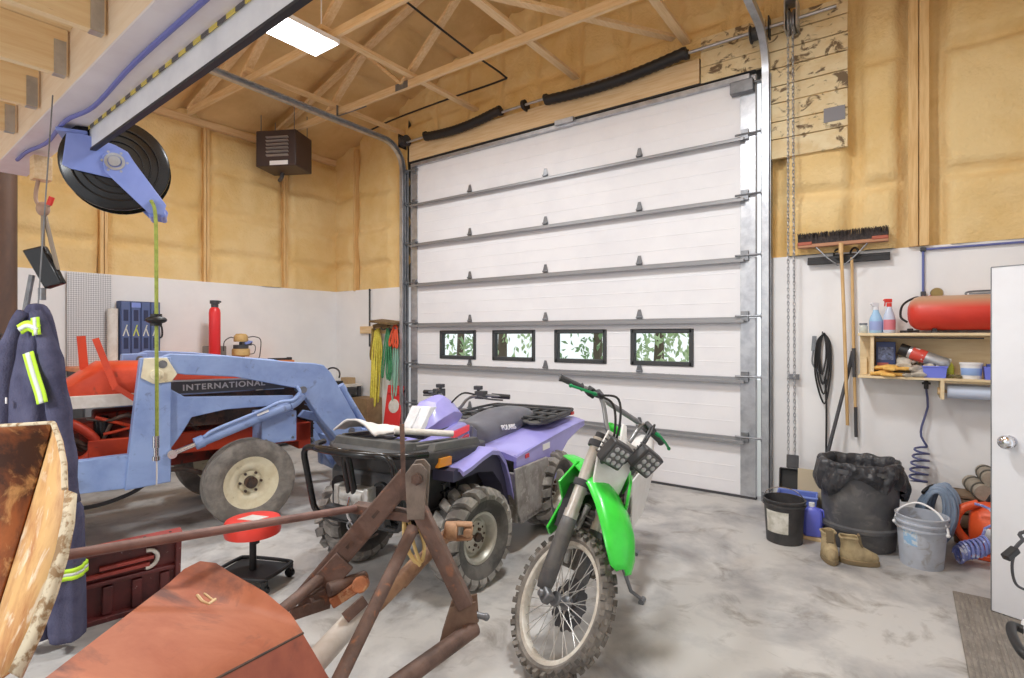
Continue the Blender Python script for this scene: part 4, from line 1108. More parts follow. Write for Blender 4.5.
# front fender
def fend(sec):
    x, z, w, dz = sec
    return [(-w, -dz), (-w * .7, -dz * .35), (-w * .3, 0), (0, .008), (w * .3, 0), (w * .7, -dz * .35), (w, -dz)]
fpath = [(-.34, -.03, .06, .03), (-.22, .01, .085, .04), (-.08, .03, .105, .045), (.08, .03, .12, .05), (.2, .01, .125, .05), (.31, -.03, .12, .048), (.40, -.085, .1, .042), (.46, -.14, .07, .03), (.475, -.16, .03, .02)]
g = SM(); C0 = al(.585, 0, .02)
rings = []
for sec in fpath:
    rings.append([Vector((C0.x + sec[0], y, C0.z + sec[1] + dz)) for y, dz in fend(sec)])
g.loft(rings, caps=False, closed=False); g.build('front_fender', GREEN, bike, solid=.005, smooth=60)
# number plate, lamps
PLW = mat('plate_white', (236, 236, 234), .4, c2=(222, 220, 216), scale=5)
g = SM(); out = [(-.11, .16), (.11, .16), (.125, .04), (.10, -.1), (.06, -.2), (-.06, -.2), (-.10, -.1), (-.125, .04)]
def plate(d, f): return [al(.69 + b + d, a, f + .09 - .02 * abs(a) / .1 * 1.5) for a, b in out]
g.loft([plate(0, 0), plate(0, .012)]); g.build('number_plate', PLW, bike, bev=.004)
g = SM(); g.hexa([al(.78, -.03, .085), al(.78, .03, .085), al(.78, .03, .1), al(.78, -.03, .1)], [al(.93, -.015, .03), al(.93, .015, .03), al(.93, .015, .045), al(.93, -.015, .045)]); g.build('plate_strap', PLW, bike, bev=.004)
LMB = mat('lamp_black', (58, 58, 60), .45); LEDL = mat('led_lens', (176, 176, 180), .25); LPL = mat('lens_plate', (96, 96, 98), .5)
for s in (-1, 1):
    M = STEER @ Matrix.Translation(al(.735 if s < 0 else .785, -.085 if s < 0 else .125, .145)) @ Matrix(((FWV.x, 0, AXV.x), (FWV.y, 1, AXV.y), (FWV.z, 0, AXV.z))).to_4x4() @ Matrix.Rotation(-.12 if s > 0 else .0, 4, 'X') @ Matrix.Rotation(.55, 4, 'Y') @ Matrix.Scale(1.3, 4)
    lp = thing('led_lamp_pod', None, None); lp.parent = bike
    def LB():
        g = MB(); g.X = M; return g
    g = LB(); g.box((0, 0, 0), (.05, .105, .105)); g.build('lamp_body', LMB, lp, bev=.012)
    g = LB(); 
    for k in range(5): g.box((-.035, 0, -.04 + .02 * k), (.03, .09, .005))
    g.cyl((-.02, 0, -.05), (-.05, 0, -.09), .012, 8); g.build('heat_sink', LMB, lp)
    g = LB(); g.box((.026, 0, 0), (.004, .086, .086)); g.build('lens_plate', LPL, lp, bev=.003)
    g = LB()
    for a in (-1, 0, 1):
        for b_ in (-1, 0, 1):
            g.sph((.03, a * .027, b_ * .027), (.006, .0105, .0105), 10, 6)
    g.build('led_lens', LEDL, lp)
# handlebar
g = SM(); BU = .05
al0 = al
def al(d, y=0.0, f=0.0):
    return al0(d + (BU if d > .9 else 0.0), y, f)
hp_ = [al(.955, -.41, -.09), al(.965, -.3, -.06), al(.96, -.17, -.02), al(.87, -.09, .02), al(.85, -.05, .025), al(.85, .05, .025), al(.87, .09, .02), al(.96, .17, -.02), al(.965, .3, -.06), al(.955, .41, -.09)]
g.tube(spline(hp_, 5), .0125, 10); g.tube([al(.955, -.15, -.01), al(.955, .15, -.01)], .008, 8)
for s in (-1, 1): g.bar(al(.78, s * .05, .02), al(.85, s * .05, .025), .04, .04)
hb = g.build('handlebar', mat('bar_alloy', (150, 150, 150), .35, .6), bike)
for s in (-1, 1):
    g = SM(); g.tube([al(.964, s * .285, -.055), al(.962, s * .29, -.056), al(.956, s * .40, -.085), al(.955, s * .415, -.091)], [.024, .018, .017, .021], 14); g.build('grip', mat('grip_grey', (66, 66, 68), .7), hb)
    g = SM(); g.cyl(al(.955, s * .235, -.02), al(.945, s * .225, .03), .016, 10); g.cyl(al(.98, s * .2, -.02), al(.95, s * .2, .03), .017, 10); g.build('lever_perch', DGREY, hb)
    g = SM(); g.tube(spline([al(.945, s * .235, .02), al(.935, s * .27, .04), al(.925, s * .33, .03), al(.915, s * .395, .005)], 5), [.011] * 5 + [.0075] * 11, 8); g.sph(al(.915, s * .395, .005), .011, 8, 6); g.build('hand_lever', DGREEN, hb)
    g = SM(); g.box(al(.96, s * .235, -.03), (.05, .045, .05)); g.build('switch_block', BLACK, hb, bev=.006)
g = SM()
for s, e in ((-1, 0), (-1, .03), (1, 0), (1, .02)):
    g.tube(spline([al(.95, s * .22, .02), al(.93 + e, s * .15, .075 + e), al(.86, s * .1, .10 + e), al(.72, s * .055, .06), al(.6, s * .04, -.06)], 6), .0065, 7)
g.build('control_cable', BLACK, bike)
g = SM(); g.cyl(al(.955, -.12, -.01), al(.955, .12, -.01), .015, 14); g.build('bar_pad', GREY, hb)
g = SM(); g.box(al(.90, 0, -.02), (.07, .1, .04)); g.build('cowl', GREEN, bike, bev=.02)
# frame, engine, tank, shrouds, seat
g = MB()
for s in (-1, 1):
    g.tube(spline([(-.4, s * .03, .85), (-.62, s * .1, .82), (-.85, s * .11, .62), (-.9, s * .1, .38)], 5), .022, 10); g.tube(spline([(-.36, s * .03, .72), (-.36, s * .07, .5), (-.45, s * .08, .33), (-.9, s * .1, .33)], 5), .018, 10)
    g.tube([(-.78, s * .09, .76), (-1.45, s * .07, .86)], .014, 8); g.tube([(-.9, s * .1, .5), (-1.35, s * .07, .84)], .014, 8); g.tube([(-.9, s * .07, .38), (-1.5, s * .1, .335)], .026, 10)
g.build('frame', ALU, bike)
g = MB(); g.box((-.62, 0, .4), (.42, .24, .18)); g.cyl((-.5, 0, .48), (-.44, 0, .72), .09, 18); g.cyl((-.55, .1, .4), (-.55, .15, .4), .09, 20); g.cyl((-.75, -.1, .42), (-.75, -.15, .42), .07, 20)
for k in range(5): g.cyl((-.49 + .012 * k, 0, .52 + .04 * k), (-.487 + .012 * k, 0, .532 + .04 * k), .105, 18)
g.build('engine', mat('engine_grey', (120, 116, 110), .55, .3, c2=(90, 84, 78), scale=12), bike, bev=.012)
g = MB(); g.tube(spline([(-.42, -.05, .6), (-.3, -.1, .56), (-.32, -.12, .4), (-.55, -.16, .45), (-.85, -.14, .62), (-1.0, -.14, .7)], 6), .028, 12); g.tube([(-1.0, -.14, .7), (-1.04, -.145, .72), (-1.4, -.15, .82)], [.03, .045, .045], 14); g.build('exhaust', CHROME, bike)
for s in (-1, 1):
    g = MB(); g.box((-.34, s * .12, .68), (.04, .1, .24), R=(0, -.3, 0)); g.build('radiator', DGREY, bike)
    pts = [(-.2, .19, .84), (-.36, .16, .93), (-.56, .13, .9), (-.66, .14, .72), (-.5, .16, .56), (-.3, .19, .5), (-.24, .2, .56), (-.34, .18, .70)]
    g = MB(); g.loft([[Vector((x, s * y, z)) for x, y, z in pts], [Vector((x, s * (y - .014), z)) for x, y, z in pts]]); g.build('radiator_shroud', GREEN, bike, bev=.004)
g = MB(); g.loft([sring(-.36, .78, .90, .06), sring(-.45, .74, .955, .11), sring(-.6, .74, .965, .12), sring(-.75, .76, .93, .1)]); g.build('tank', GREEN, bike, smooth=60, sub=1)
g = MB(); g.loft([sring(-.55, .88, .95, .06), sring(-.75, .80, .91, .09), sring(-1.0, .79, .88, .1), sring(-1.25, .81, .885, .09), sring(-1.38, .83, .88, .06)]); g.build('seat', BLACK, bike, smooth=60, sub=1)
rings = []
for x, z, w in ((-1.1, .82, .09), (-1.35, .83, .1), (-1.6, .85, .1), (-1.8, .87, .07)):
    rings.append([Vector((x, y, z + dz)) for y, dz in ((-w, -.03), (-w * .6, 0), (0, .01), (w * .6, 0), (w, -.03))])
g = MB(); g.loft(rings, caps=False, closed=False); g.build('rear_fender', PLW, bike, solid=.006, smooth=60)
for s in (-1, 1):
    pts = [(-.72, .12, .82), (-1.3, .13, .84), (-1.38, .16, .76), (-1.1, .19, .54), (-.82, .18, .5)]
    g = MB(); g.loft([[Vector((x, s * y, z)) for x, y, z in pts], [Vector((x, s * (y - .012), z)) for x, y, z in pts]]); g.build('side_plate', PLW, bike, bev=.004)
g = MB(); g.tube([(-.8, .12, .36), (-.83, .27, .13), (-.845, .345, .102)], .012, 8); g.cyl((-.82, .345, .092), (-.88, .35, .092), .018, 10); g.build('side_stand', STEEL, bike)
for s in (-1, 1):
    g = MB(); g.box((-.88, s * .2, .35), (.05, .1, .02)); g.cyl((-.88, s * .1, .35), (-.88, s * .18, .35), .01, 8); g.build('foot_peg', STEEL, bike)
# ================================================================ snow blower for the tractor's three point hitch, in the foreground
CA, SA = math.cos(math.radians(36)), math.sin(math.radians(36))
def view_pt(px, py, z):
    """world point that lies z metres ahead of the camera's standing place, used to read positions off the photograph."""
    u, v = (px - 512) / 540.0, (336 - py) / 540.0
    return Vector((z * (CA * u - SA), z * (SA * u + CA), 1.64 + v * z))
Q = view_pt
SBASE = Vector((-1.75, .95, 0))
sb = thing('snow_blower', 'rusty orange snow blower with an A-shaped hitch frame and a rusty chute', 'snow blower', SBASE)
def SB():
    g = MB(); g.X = Matrix.Translation(-SBASE); return g
P1a, P1b, P1c = Q(170, 582, 1.91), Q(200, 561, 2.0), Q(230, 572, 1.975)
P1x, P1y = Q(184, 569, 1.96), Q(216, 563, 1.995)
P2 = Q(303, 632, 1.85)
N1, N2 = Q(45, 678, 1.25), Q(215, 678, 1.48)
N1 = N1 + (N1 - P1a) * .25; N2 = N2 + (N2 - P2) * .7
B2 = Q(372, 735, 2.05); B2.z = .03
BN2 = N2 + Vector((.12, 0, 0)); BN2.z = .03
BN1 = N1.copy(); BN1.z = .03
B1 = P1b + Vector((-.05, .02, 0)); B1.z = .03
dn = Vector((0, 0, -.012))
g = SB()
mid = Q(265, 592, 1.93)
top = [N1, P1a, P1x, P1b, P1y, P1c, mid, Q(291, 614, 1.885), P2, N2]
vs = top + [p + dn for p in top]; n_ = len(top)
g.add(vs, [(0, 1, 8), (0, 8, 9), (1, 2, 7, 8), (2, 3, 6, 7), (3, 4, 5, 6)] + [tuple(n_ + i for i in f) for f in ((0, 8, 1), (0, 9, 8), (1, 8, 7, 2), (2, 7, 6, 3), (3, 6, 5, 4))] + [(i, (i + 1) % n_, n_ + (i + 1) % n_, n_ + i) for i in range(n_)]); hs = g.build('housing_top', ORUST, sb, smooth=60)
g = SB(); g.tube([N2 + Vector((0, 0, -.004)), P2 + Vector((0, 0, -.004))], .0045, 6); g.build('seam', GREASE, hs)
P2e = P2 + dn * .4 + Vector((.004, -.002, 0))
g = SB(); q3 = P2e.lerp(B2, .5) + Vector((.025, -.01, .02))
side = [N2 + dn * .4, P2e, q3, B2, BN2]
inn = Vector((-.012, .004, 0))
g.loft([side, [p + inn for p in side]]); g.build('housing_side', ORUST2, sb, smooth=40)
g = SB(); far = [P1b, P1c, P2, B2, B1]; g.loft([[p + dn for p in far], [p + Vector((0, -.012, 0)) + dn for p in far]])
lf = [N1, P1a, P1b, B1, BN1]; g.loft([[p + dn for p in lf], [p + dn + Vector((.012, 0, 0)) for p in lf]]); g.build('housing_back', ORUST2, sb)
pn_ = (P1a - N1).cross(P2 - N1).normalized(); pn_ = pn_ if pn_.z > 0 else -pn_
def on_top(px, py):
    d = Q(px, py, 1.0) - Vector((0, 0, 1.64)); k = (N1 - Vector((0, 0, 1.64))).dot(pn_) / d.dot(pn_)
    return Vector((0, 0, 1.64)) + d * k + pn_ * .002
g = SB(); g.tube([on_top(*q) for q in ((197, 596), (202, 602), (208, 605), (215, 600))], .0055, 6); g.tube([on_top(*q) for q in ((204, 594), (209, 598), (213, 601))], .004, 6); g.build('chalk_mark', mat('chalk', (240, 214, 170), .8), hs)
# mast
AP = Q(412, 482, 2.40)
LB = Q(308, 604, 2.36); RB = Q(466, 606, 2.37)
view = Vector((-SA, CA, 0))
g = SB(); d = (LB - AP); sd_ = d.cross(view).normalized()
g.bar(AP + sd_ * -.03, LB + sd_ * -.03, .085, .012, up=view); g.bar(AP + sd_ * -.07 + view * .03, LB + sd_ * -.07 + view * .03, .012, .07, up=view); g.bar(AP + sd_ * .012 + view * .03, LB + sd_ * .012 + view * .03, .012, .07, up=view)
ml = g.build('mast_leg', RUST, sb, bev=.003)
for t in (.3, .55, .72): 
    g = SB(); c = AP.lerp(LB, t) + sd_ * -.03 - view * .007
    g.bar(c - d.normalized() * .02, c + d.normalized() * .02, .014, .003, up=view); g.build('slot', GREASE, ml)
g = SB(); g.bar(AP + view * .01 + Vector((0, 0, -.06)), RB, .066, .066, up=view); g.build('mast_leg', RUST, sb, bev=.006)
g = SB(); ap = [Q(405, 474, 2.33), Q(412, 465, 2.33), Q(421, 464, 2.33), Q(427, 471, 2.33), Q(424, 520, 2.33), Q(407, 520, 2.33)]
g.loft([ap, [p + view * .014 for p in ap]]); g.loft([[p + view * .09 for p in ap], [p + view * .104 for p in ap]]); pl = g.build('mast_plate', mat('plate_grey', (140, 128, 118), .55, .3, c2=(112, 100, 92), scale=10), sb, bev=.003)
g = SB(); c = Q(417, 479, 2.33); g.cyl(c - view * .02, c + view * .12, .016, 10); g.cyl(c - view * .014, c, .026, 6); g.build('bolt', RUST, pl)
g = SB(); g.bar(Q(402, 424, 2.38), Q(404, 500, 2.38), .02, .008, up=view); g.build('upright_bar', RUST, sb)
# left clevis with worn orange paint
g = SB(); g.bar(Q(322, 585, 2.34), Q(345, 560, 2.36), .1, .02, up=view); g.bar(Q(300, 606, 2.3), Q(340, 590, 2.36), .07, .05, up=view)
g.cyl(Q(305, 604, 2.26), Q(318, 592, 2.44), .03, 14); g.cyl(Q(328, 590, 2.3), Q(366, 577, 2.42), .03, 12); g.build('hitch_clevis', RUST, sb, bev=.004)
g = SB(); g.bar(Q(331, 603, 2.31), Q(362, 583, 2.36), .045, .05, up=view); g.cyl(Q(360, 585, 2.3), Q(362, 583, 2.42), .034, 12); g.build('hitch_ball', RUSTB, sb, bev=.006)
g = SB(); g.cyl(Q(348, 556, 2.5), Q(250, 636, 2.02), .024, 12); g.build('side_brace', RUST, sb)
g = SB(); g.bar(Q(290, 615, 2.2), Q(330, 602, 2.34), .05, .014, up=view); g.build('side_bracket', RUST, sb)
# right foot
g = SB(); pp = [Q(450, 608, 2.36), Q(476, 602, 2.36), Q(478, 630, 2.36), Q(470, 640, 2.36), Q(436, 660, 2.33), Q(440, 640, 2.34)]
g.loft([pp, [p + view * .014 for p in pp]]); g.loft([[p + view * .07 for p in pp], [p + view * .084 for p in pp]]); fp = g.build('hitch_bracket', mat('rust_olive', (136, 110, 92), .7, c2=(110, 86, 72), scale=9), sb, bev=.003)
g = SB(); g.cyl(Q(464, 612, 2.4), Q(486, 617, 2.4), .014, 12); g.sph(Q(486, 617, 2.4), .017, 10, 8); g.build('hitch_pin', STEEL, fp)
g = SB(); g.cyl(Q(474, 628, 2.38), Q(380, 696, 1.98), .036, 14); g.build('lower_tube', RUST, sb)
g = SB(); g.cyl(Q(413, 528, 2.38), Q(330, 698, 1.86), .027, 14); g.build('mast_brace', RUST, sb)
g = SB(); g.bar(Q(355, 507, 2.46), Q(412, 516, 2.42), .04, .07, up=view); g.build('rod_bracket', RUST, sb, bev=.003)
g = SB(); g.cyl(Q(60, 556, 1.62), Q(358, 508, 2.44), .0165, 12); g.build('control_rod', mat('rod_rust', (138, 106, 98), .55, .2, c2=(108, 80, 74), scale=8), sb)
# drive shaft
pt = thing('drive_shaft', None, None); pt.parent = sb
g = SB(); g.cyl(Q(449, 533, 2.56), Q(376, 606, 2.26), .03, 14); g.cyl(Q(420, 560, 2.45), Q(400, 582, 2.36), .036, 14); g.build('shaft_tube', mat('shaft_tan', (166, 130, 100), .65, c2=(126, 92, 70), scale=12), pt)
yk = Q(445, 531, 2.55)
g = SB(); rt = Vector((CA, SA, 0)); g.cyl(yk, yk + rt * .06, .045, 14)
for s in (-1, 1): g.bar(yk + rt * .05 + Vector((0, 0, .035 * s)), yk + rt * .13 + Vector((0, 0, .03 * s)), .05, .018, up=(0, 0, 1))
g.cyl(yk + rt * .11 - view * .04, yk + rt * .11 + view * .04, .022, 10); g.build('yoke', mat('yoke_tan', (190, 150, 116), .65, c2=(150, 108, 78), scale=14), pt, bev=.012)
g = SB(); w0, w1 = Q(366, 606, 2.2), Q(306, 672, 1.98); g.tube([w0, w0.lerp(w1, .04), w1], [.03, .042, .046], 18); g.build('shaft_guard', WHITED, pt)
g = SB(); g.bar(Q(345, 618, 2.1), Q(365, 600, 2.16), .04, .02, up=view); g.build('guard_clip', RUST, pt)
g = SB(); g.tube(spline([Q(408, 516, 2.42), Q(414, 545, 2.4), Q(421, 562, 2.4), Q(424, 545, 2.44), Q(416, 518, 2.46)], 6), .008, 7); g.tube(spline([Q(404, 520, 2.42), Q(405, 540, 2.4), Q(411, 556, 2.4), Q(420, 566, 2.4)], 6), .01, 7); g.build('rope_loop', mat('rope_tan', (220, 192, 130), .8), sb)
g = SB(); g.tube(spline([Q(358, 512, 2.45), Q(358, 527, 2.46), Q(366, 538, 2.47), Q(378, 534, 2.46)], 6), .004, 6); g.build('wire', GREASE, sb)
# chute
ct = thing('chute', None, None); ct.parent = sb
T1, T0 = Q(53, 423, 1.66), Q(-60, 430, 1.75)
F1, F2 = Q(38, 482, 1.78), Q(-30, 700, 1.5)
E1, E2 = Q(66, 500, 1.44), Q(8, 672, 1.28)
def lerp2(a, b, n): return [a.lerp(b, k / n) for k in range(n + 1)]
def curvefold(top, bot, mid, n=8):
    return [(top * (1 - t) * (1 - t) + mid * 2 * t * (1 - t) + bot * t * t) for t in [k / n for k in range(n + 1)]]
back_l = curvefold(T0, Q(-90, 720, 1.7), Q(-80, 520, 2.0)); back_r = curvefold(T1, F2, F1 + (F1 - T1.lerp(F2, .3)) * .6)
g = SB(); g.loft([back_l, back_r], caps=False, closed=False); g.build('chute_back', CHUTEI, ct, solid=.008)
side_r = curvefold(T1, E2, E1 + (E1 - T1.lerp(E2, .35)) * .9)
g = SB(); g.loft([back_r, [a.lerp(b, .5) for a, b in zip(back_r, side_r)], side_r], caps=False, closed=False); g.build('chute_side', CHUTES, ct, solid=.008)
g = SB()
r1 = side_r[3:]; out = (Q(76, 508, 1.42) - Q(66, 504, 1.43)) * 1.1
g.loft([r1, [p + out for p in r1]], caps=False, closed=False); g.build('chute_flange', CHUTEE, ct, solid=.007)
g = SB(); g.tube(lerp2(T0, T1, 6), .007, 8); g.tube(side_r[:4], .007, 8); g.build('chute_lip', CHUTEE, ct)
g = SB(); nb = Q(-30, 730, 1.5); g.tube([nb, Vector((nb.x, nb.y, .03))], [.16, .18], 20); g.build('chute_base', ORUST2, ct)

# ================================================================ coveralls
CB = Vector((-3.605, .842, 0)); RV = Vector((CA, SA, 0)); FV = view
cv = thing('coveralls', 'navy work coveralls with lime reflective stripes hanging at the left', 'coveralls', CB)
def cring(h, cx, wx, wy, ph, n=30, amp=.13):
    out = []
    for k in range(n):
        a = 2 * PI * k / n
        r = 1 + amp * math.sin(5 * a + ph) + amp * .6 * math.sin(9 * a + ph * 1.7 + h * 3)
        out.append(RV * (cx + wx * r * math.cos(a)) + FV * (wy * r * math.sin(a)) + Vector((0, 0, h)))
    return out
PXM = 540 / 2.8
def hpx(y): return 1.64 + (336 - y) / PXM
def cpx(x): return (x - 45) / PXM
g = MB(); rings = []
for y, x0, x1, dy, ph in ((303, 31, 42, .03, 0), (309, 27, 47, .045, .3), (322, 27, 51, .06, .5), (340, 22, 54, .075, .8), (365, 18, 58, .085, 1.0), (395, 14, 62, .09, 1.2), (425, 10, 66, .095, 1.5), (455, 10, 70, .1, 1.8), (485, 14, 75, .1, 2.1), (510, 18, 78, .1, 2.3)):
    rings.append(cring(hpx(y), cpx((x0 + x1) / 2), (x1 - x0) / 2 / PXM, dy, ph))
g.loft(rings); body = g.build('torso', NAVY, cv, smooth=180, sub=1)
for x0, x1, xb0, xb1, ph in ((18, 50, 22, 50, .4), (46, 80, 52, 82, 1.9)):
    g = MB(); rings = []
    for k, y in enumerate((500, 520, 550, 580, 610, 634, 640)):
        t = min(1.0, (y - 500) / 138)
        a, c = x0 + (xb0 - x0) * t, x1 + (xb1 - x1) * t
        rings.append(cring(hpx(y), cpx((a + c) / 2), (c - a) / 2 / PXM, .085 - .01 * t, ph + t * 2.2, amp=.07))
    g.loft(rings); lg = g.build('trouser_leg', NAVY, cv, smooth=180, sub=1)
    for y0, y1, m in ((565, 569, HIVIS), (569, 572, SILVERT), (572, 576, HIVIS)):
        t = (y0 - 500) / 138; a, c = x0 + (xb0 - x0) * t, x1 + (xb1 - x1) * t
        g = MB(); g.loft([cring(hpx(y), cpx((a + c) / 2), (c - a) / 2 / PXM + .008, .091 - .01 * t, ph + ((y - 500) / 138) * 2.2, amp=.07) for y in (y0, y1)]); g.build('leg_stripe', m, lg, smooth=180)
for pts, rr in (([(32, 312), (20, 345), (12, 400), (14, 460), (20, 520), (24, 552)], .05), ([(44, 312), (57, 350), (66, 400), (72, 450), (76, 500)], .05)):
    g = MB(); P = spline([RV * cpx(x) + FV * -.05 + Vector((0, 0, hpx(y))) for x, y in pts], 5)
    g.tube(P, [rr * (.55 + .45 * min(1, i / 6)) * (1 + .1 * math.sin(i * 1.3)) for i in range(len(P))], 12); g.build('sleeve', NAVY, cv, smooth=180)
def stripe(pts, w, off):
    """band lying on the front of the torso"""
    res = []
    for m, k in ((HIVIS, 1.0), (SILVERT, .38)):
        g = MB(); P = [RV * cpx(x) + FV * (-off(y) - (.004 if k < 1 else 0)) + Vector((0, 0, hpx(y))) for x, y in pts]
        P = spline(P, 5)
        L, R_ = [], []
        for i, p in enumerate(P):
            t = (P[min(i + 1, len(P) - 1)] - P[max(0, i - 1)]).normalized(); s_ = t.cross(FV).normalized() * w * k
            L.append(p + s_); R_.append(p - s_)
        g.loft([L, R_], caps=False, closed=False); g.build('reflective_stripe', m, cv, solid=.006, smooth=180)
fo = lambda y: .092 + (y - 320) * .0005
stripe([(36, 330), (44, 326), (54, 330)], .026, fo); stripe([(50, 318), (53, 335)], .02, fo); stripe([(47, 352), (54, 372), (61, 390), (64, 400)], .027, lambda y: .112 + (y - 350) * .0004)
g = MB(); g.box(RV * cpx(26) + FV * -.11 + Vector((0, 0, hpx(398))), (.02, .004, .03)); g.build('name_tag', WHITEP, cv)
g = MB(); g.tube([RV * cpx(38) + Vector((0, 0, hpx(308))), RV * cpx(38) + Vector((0, .06, BEAM_Z))], .0035, 7); g.build('hanger_rod', STEEL, cv)
# hook, straps and black work lamp under the beam
hk = thing('s_hook', 'rusty hook with a red tip under the loft beam', 'hook', Q(42, 185, 3.72))
o = hk.location.copy()
def HK():
    g = MB(); g.X = Matrix.Translation(-o); return g
g = HK(); g.tube(spline([Q(43, 166, 3.72), Q(37, 186, 3.72), Q(36, 200, 3.72), Q(42, 207, 3.72), Q(49, 205, 3.72), Q(52, 198, 3.72)], 6), .012, 8); g.sph(Q(43, 209, 3.72), (.04, .04, .05), 12, 8); g.build('hook_wire', mat('hook_tan', (170, 140, 120), .6), hk)
g = HK(); g.tube([Q(49, 205, 3.72), Q(52, 197, 3.72)], .017, 8); g.build('red_tip', REDP, hk)
g = HK(); g.box(Q(41, 169, 3.72) , (.1, .1, .16)); g.build('hook_block', PINE, hk, bev=.004)
wl = thing('work_lamp', 'flat black work lamp dangling on cords from the hook', 'lamp', Q(42, 268, 3.72))
o2 = wl.location.copy()
def WL():
    g = MB(); g.X = Matrix.Translation(-o2); return g
zc = 3.72
cn = [Q(21, 250, zc), Q(42, 245, zc), Q(62, 283, zc), Q(44, 289, zc)]
g = WL(); g.loft([cn, [p + view * .05 for p in cn]]); g.build('lamp_body', BLACKG, wl, bev=.012)
g = WL(); g.tube([Q(43, 212, zc), Q(43, 246, zc)], .012, 7); g.tube([Q(44, 212, zc + .02), Q(58, 270, zc + .03)], .014, 7); g.build('cord', mat('cord_tan', (150, 136, 120), .8), wl)
g = WL(); g.cyl(Q(42, 288, zc), Q(42, 300, zc), .022, 10); g.cyl(Q(32, 275, zc + .02), Q(24, 318, zc + .02), .018, 8); g.build('lamp_stem', STEEL, wl)

# ================================================================ maroon tailgate standing on the floor
tg = thing('tailgate', 'scratched maroon truck tailgate panel standing on the floor behind the orange housing', 'tailgate', (-3.745, 1.07, 0), math.radians(79))
LEAN = Matrix.Rotation(math.radians(8), 4, 'X')          # local x runs along the panel, local -y faces the camera
def TG():
    g = MB(); g.X = LEAN @ Matrix.Rotation(0, 4, 'Z'); return g
HT = .45
g = TG(); g.box((.125, .02, HT / 2), (.63, .03, HT)); g.box((.125, -.01, HT - .02), (.63, .05, .04)); g.box((.125, -.01, .018), (.63, .05, .036))
for x in (.425, -.175): g.box((x, -.01, HT / 2), (.03, .05, HT))
for k in range(4): g.box((.36 - .14 * k, -.004, .125), (.05, .03, .17))
g.box((.125, -.006, .235), (.58, .03, .025)); g.build('panel', MAROON, tg, bev=.006)
g = TG(); g.box((.125, -.012, HT + .006), (.63, .06, .016)); g.build('top_flange', MAROONR, tg, bev=.003)
g = TG()
for z, x0, x1 in ((.325, .04, .3), (.285, -.02, .28)): g.hexa([(x0, -.018, z - .012), (x1, -.018, z - .008), (x1, .005, z - .008), (x0, .005, z - .012)], [(x0, -.018, z + .006), (x1, -.018, z + .012), (x1, .005, z + .012), (x0, .005, z + .006)])
g.build('handle_slot', MAROONR, tg)
g = TG(); g.tube([(.27 + .05 * math.cos(a), -.012, .32 + .055 * math.sin(a)) for a in [math.radians(-100 + 20 * k) for k in range(11)]], .012, 8); g.build('worn_recess', WHITED, tg)
for k in range(5):
    g = TG(); g.cyl((.38 - .13 * k, -.02, HT + .0145), (.38 - .13 * k, -.02, HT + .0155), .008, 10); g.build('bolt_hole', BLACK, tg)

# ================================================================ red mechanic's stool
sl = thing('mechanic_stool', 'round red padded mechanic stool on a black wheeled base', 'stool', (-3.50, 1.89, 0), math.radians(24))
g = MB(); g.lathe([(.0, .325), (.15, .325), (.17, .332), (.174, .35), (.174, .41), (.166, .425), (.14, .432), (0, .432)], 44); st_ = g.build('seat_pad', STOOLR, sl, smooth=50)
g = MB(); g.hexa([(-.08, -.05, .4315), (.06, -.05, .4315), (.09, .04, .4315), (-.04, .05, .4315)], [(-.08, -.05, .435), (.06, -.05, .435), (.09, .04, .435), (-.04, .05, .435)]); g.build('seat_decal', WHITED, st_)
g = MB(); g.cyl((0, 0, .09), (0, 0, .345), .022, 14); g.box((0, 0, .34), (.12, .12, .012)); g.box((.03, 0, .3), (.02, .03, .07)); g.build('post', BLACK, sl)
g = MB(); cs = [(-.2, -.15), (.2, -.15), (.2, .15), (-.2, .15)]
g.tube(spline([(x, y, .1) for x, y in [(-.2, -.1), (-.15, -.15), (.15, -.15), (.2, -.1), (.2, .1), (.15, .15), (-.15, .15), (-.2, .1)]], 4, closed=True), .013, 8, closed=True); g.box((0, 0, .085), (.38, .28, .012)); g.build('tray_base', BLACK, sl)
for x, y in cs:
    g = MB(); g.cyl((x * .92, y * .88 - .011, .032), (x * .92, y * .88 + .011, .032), .032, 16); g.box((x * .92, y * .88, .066), (.03, .034, .04)); g.build('caster', BLACKG, sl)
# ================================================================ right-hand wall: broom, squeegee, shelf, tank
WOODH = mat('handle_wood', (216, 180, 128), .5, c2=(198, 158, 104), scale=4, stretch=(10, 10, 1))
BRIST = mat('bristle', (58, 52, 52), .9, c2=(86, 76, 72), scale=60)
YW = YB
br = thing('push_broom', 'wide push broom hung bristles up on the wall, wooden handle down', 'broom', (-.46, YW - .125, 2.475))
g = MB(); g.box((0, 0, 0), (.70, .07, .032)); g.build('broom_block', mat('block_brown', (178, 128, 96), .6), br, bev=.006)
for x in (-.29, .29):
    g = MB(); g.box((x + .0, -.002, .022), (.12, .078, .03)); g.build('end_cover', mat('block_red', (172, 92, 70), .6), br, bev=.006)
g = MB(); random.seed(11)
for k in range(190):
    x = -.345 + .69 * k / 189
    for y in (-.026, 0, .026):
        dx = random.uniform(-.008, .008); h = .115 + random.uniform(-.008, .01)
        g.add([(x - .0025, y, .012), (x + .0025, y, .012), (x + dx + .002, y + random.uniform(-.012, .012), h), (x + dx - .002, y + random.uniform(-.012, .012), h)], [(0, 1, 2, 3)])
g.box((0, 0, .045), (.69, .05, .05)); g.build('bristles', BRIST, br, smooth=0)
g = MB(); g.tube([(.0, -.03, -.03), (.02, -.02, -.6), (.045, .03, -1.64)], [.014, .0145, .0135], 12); g.cyl((0, -.03, 0), (.0, -.03, -.09), .02, 12); g.build('handle', WOODH, br)
g = MB()
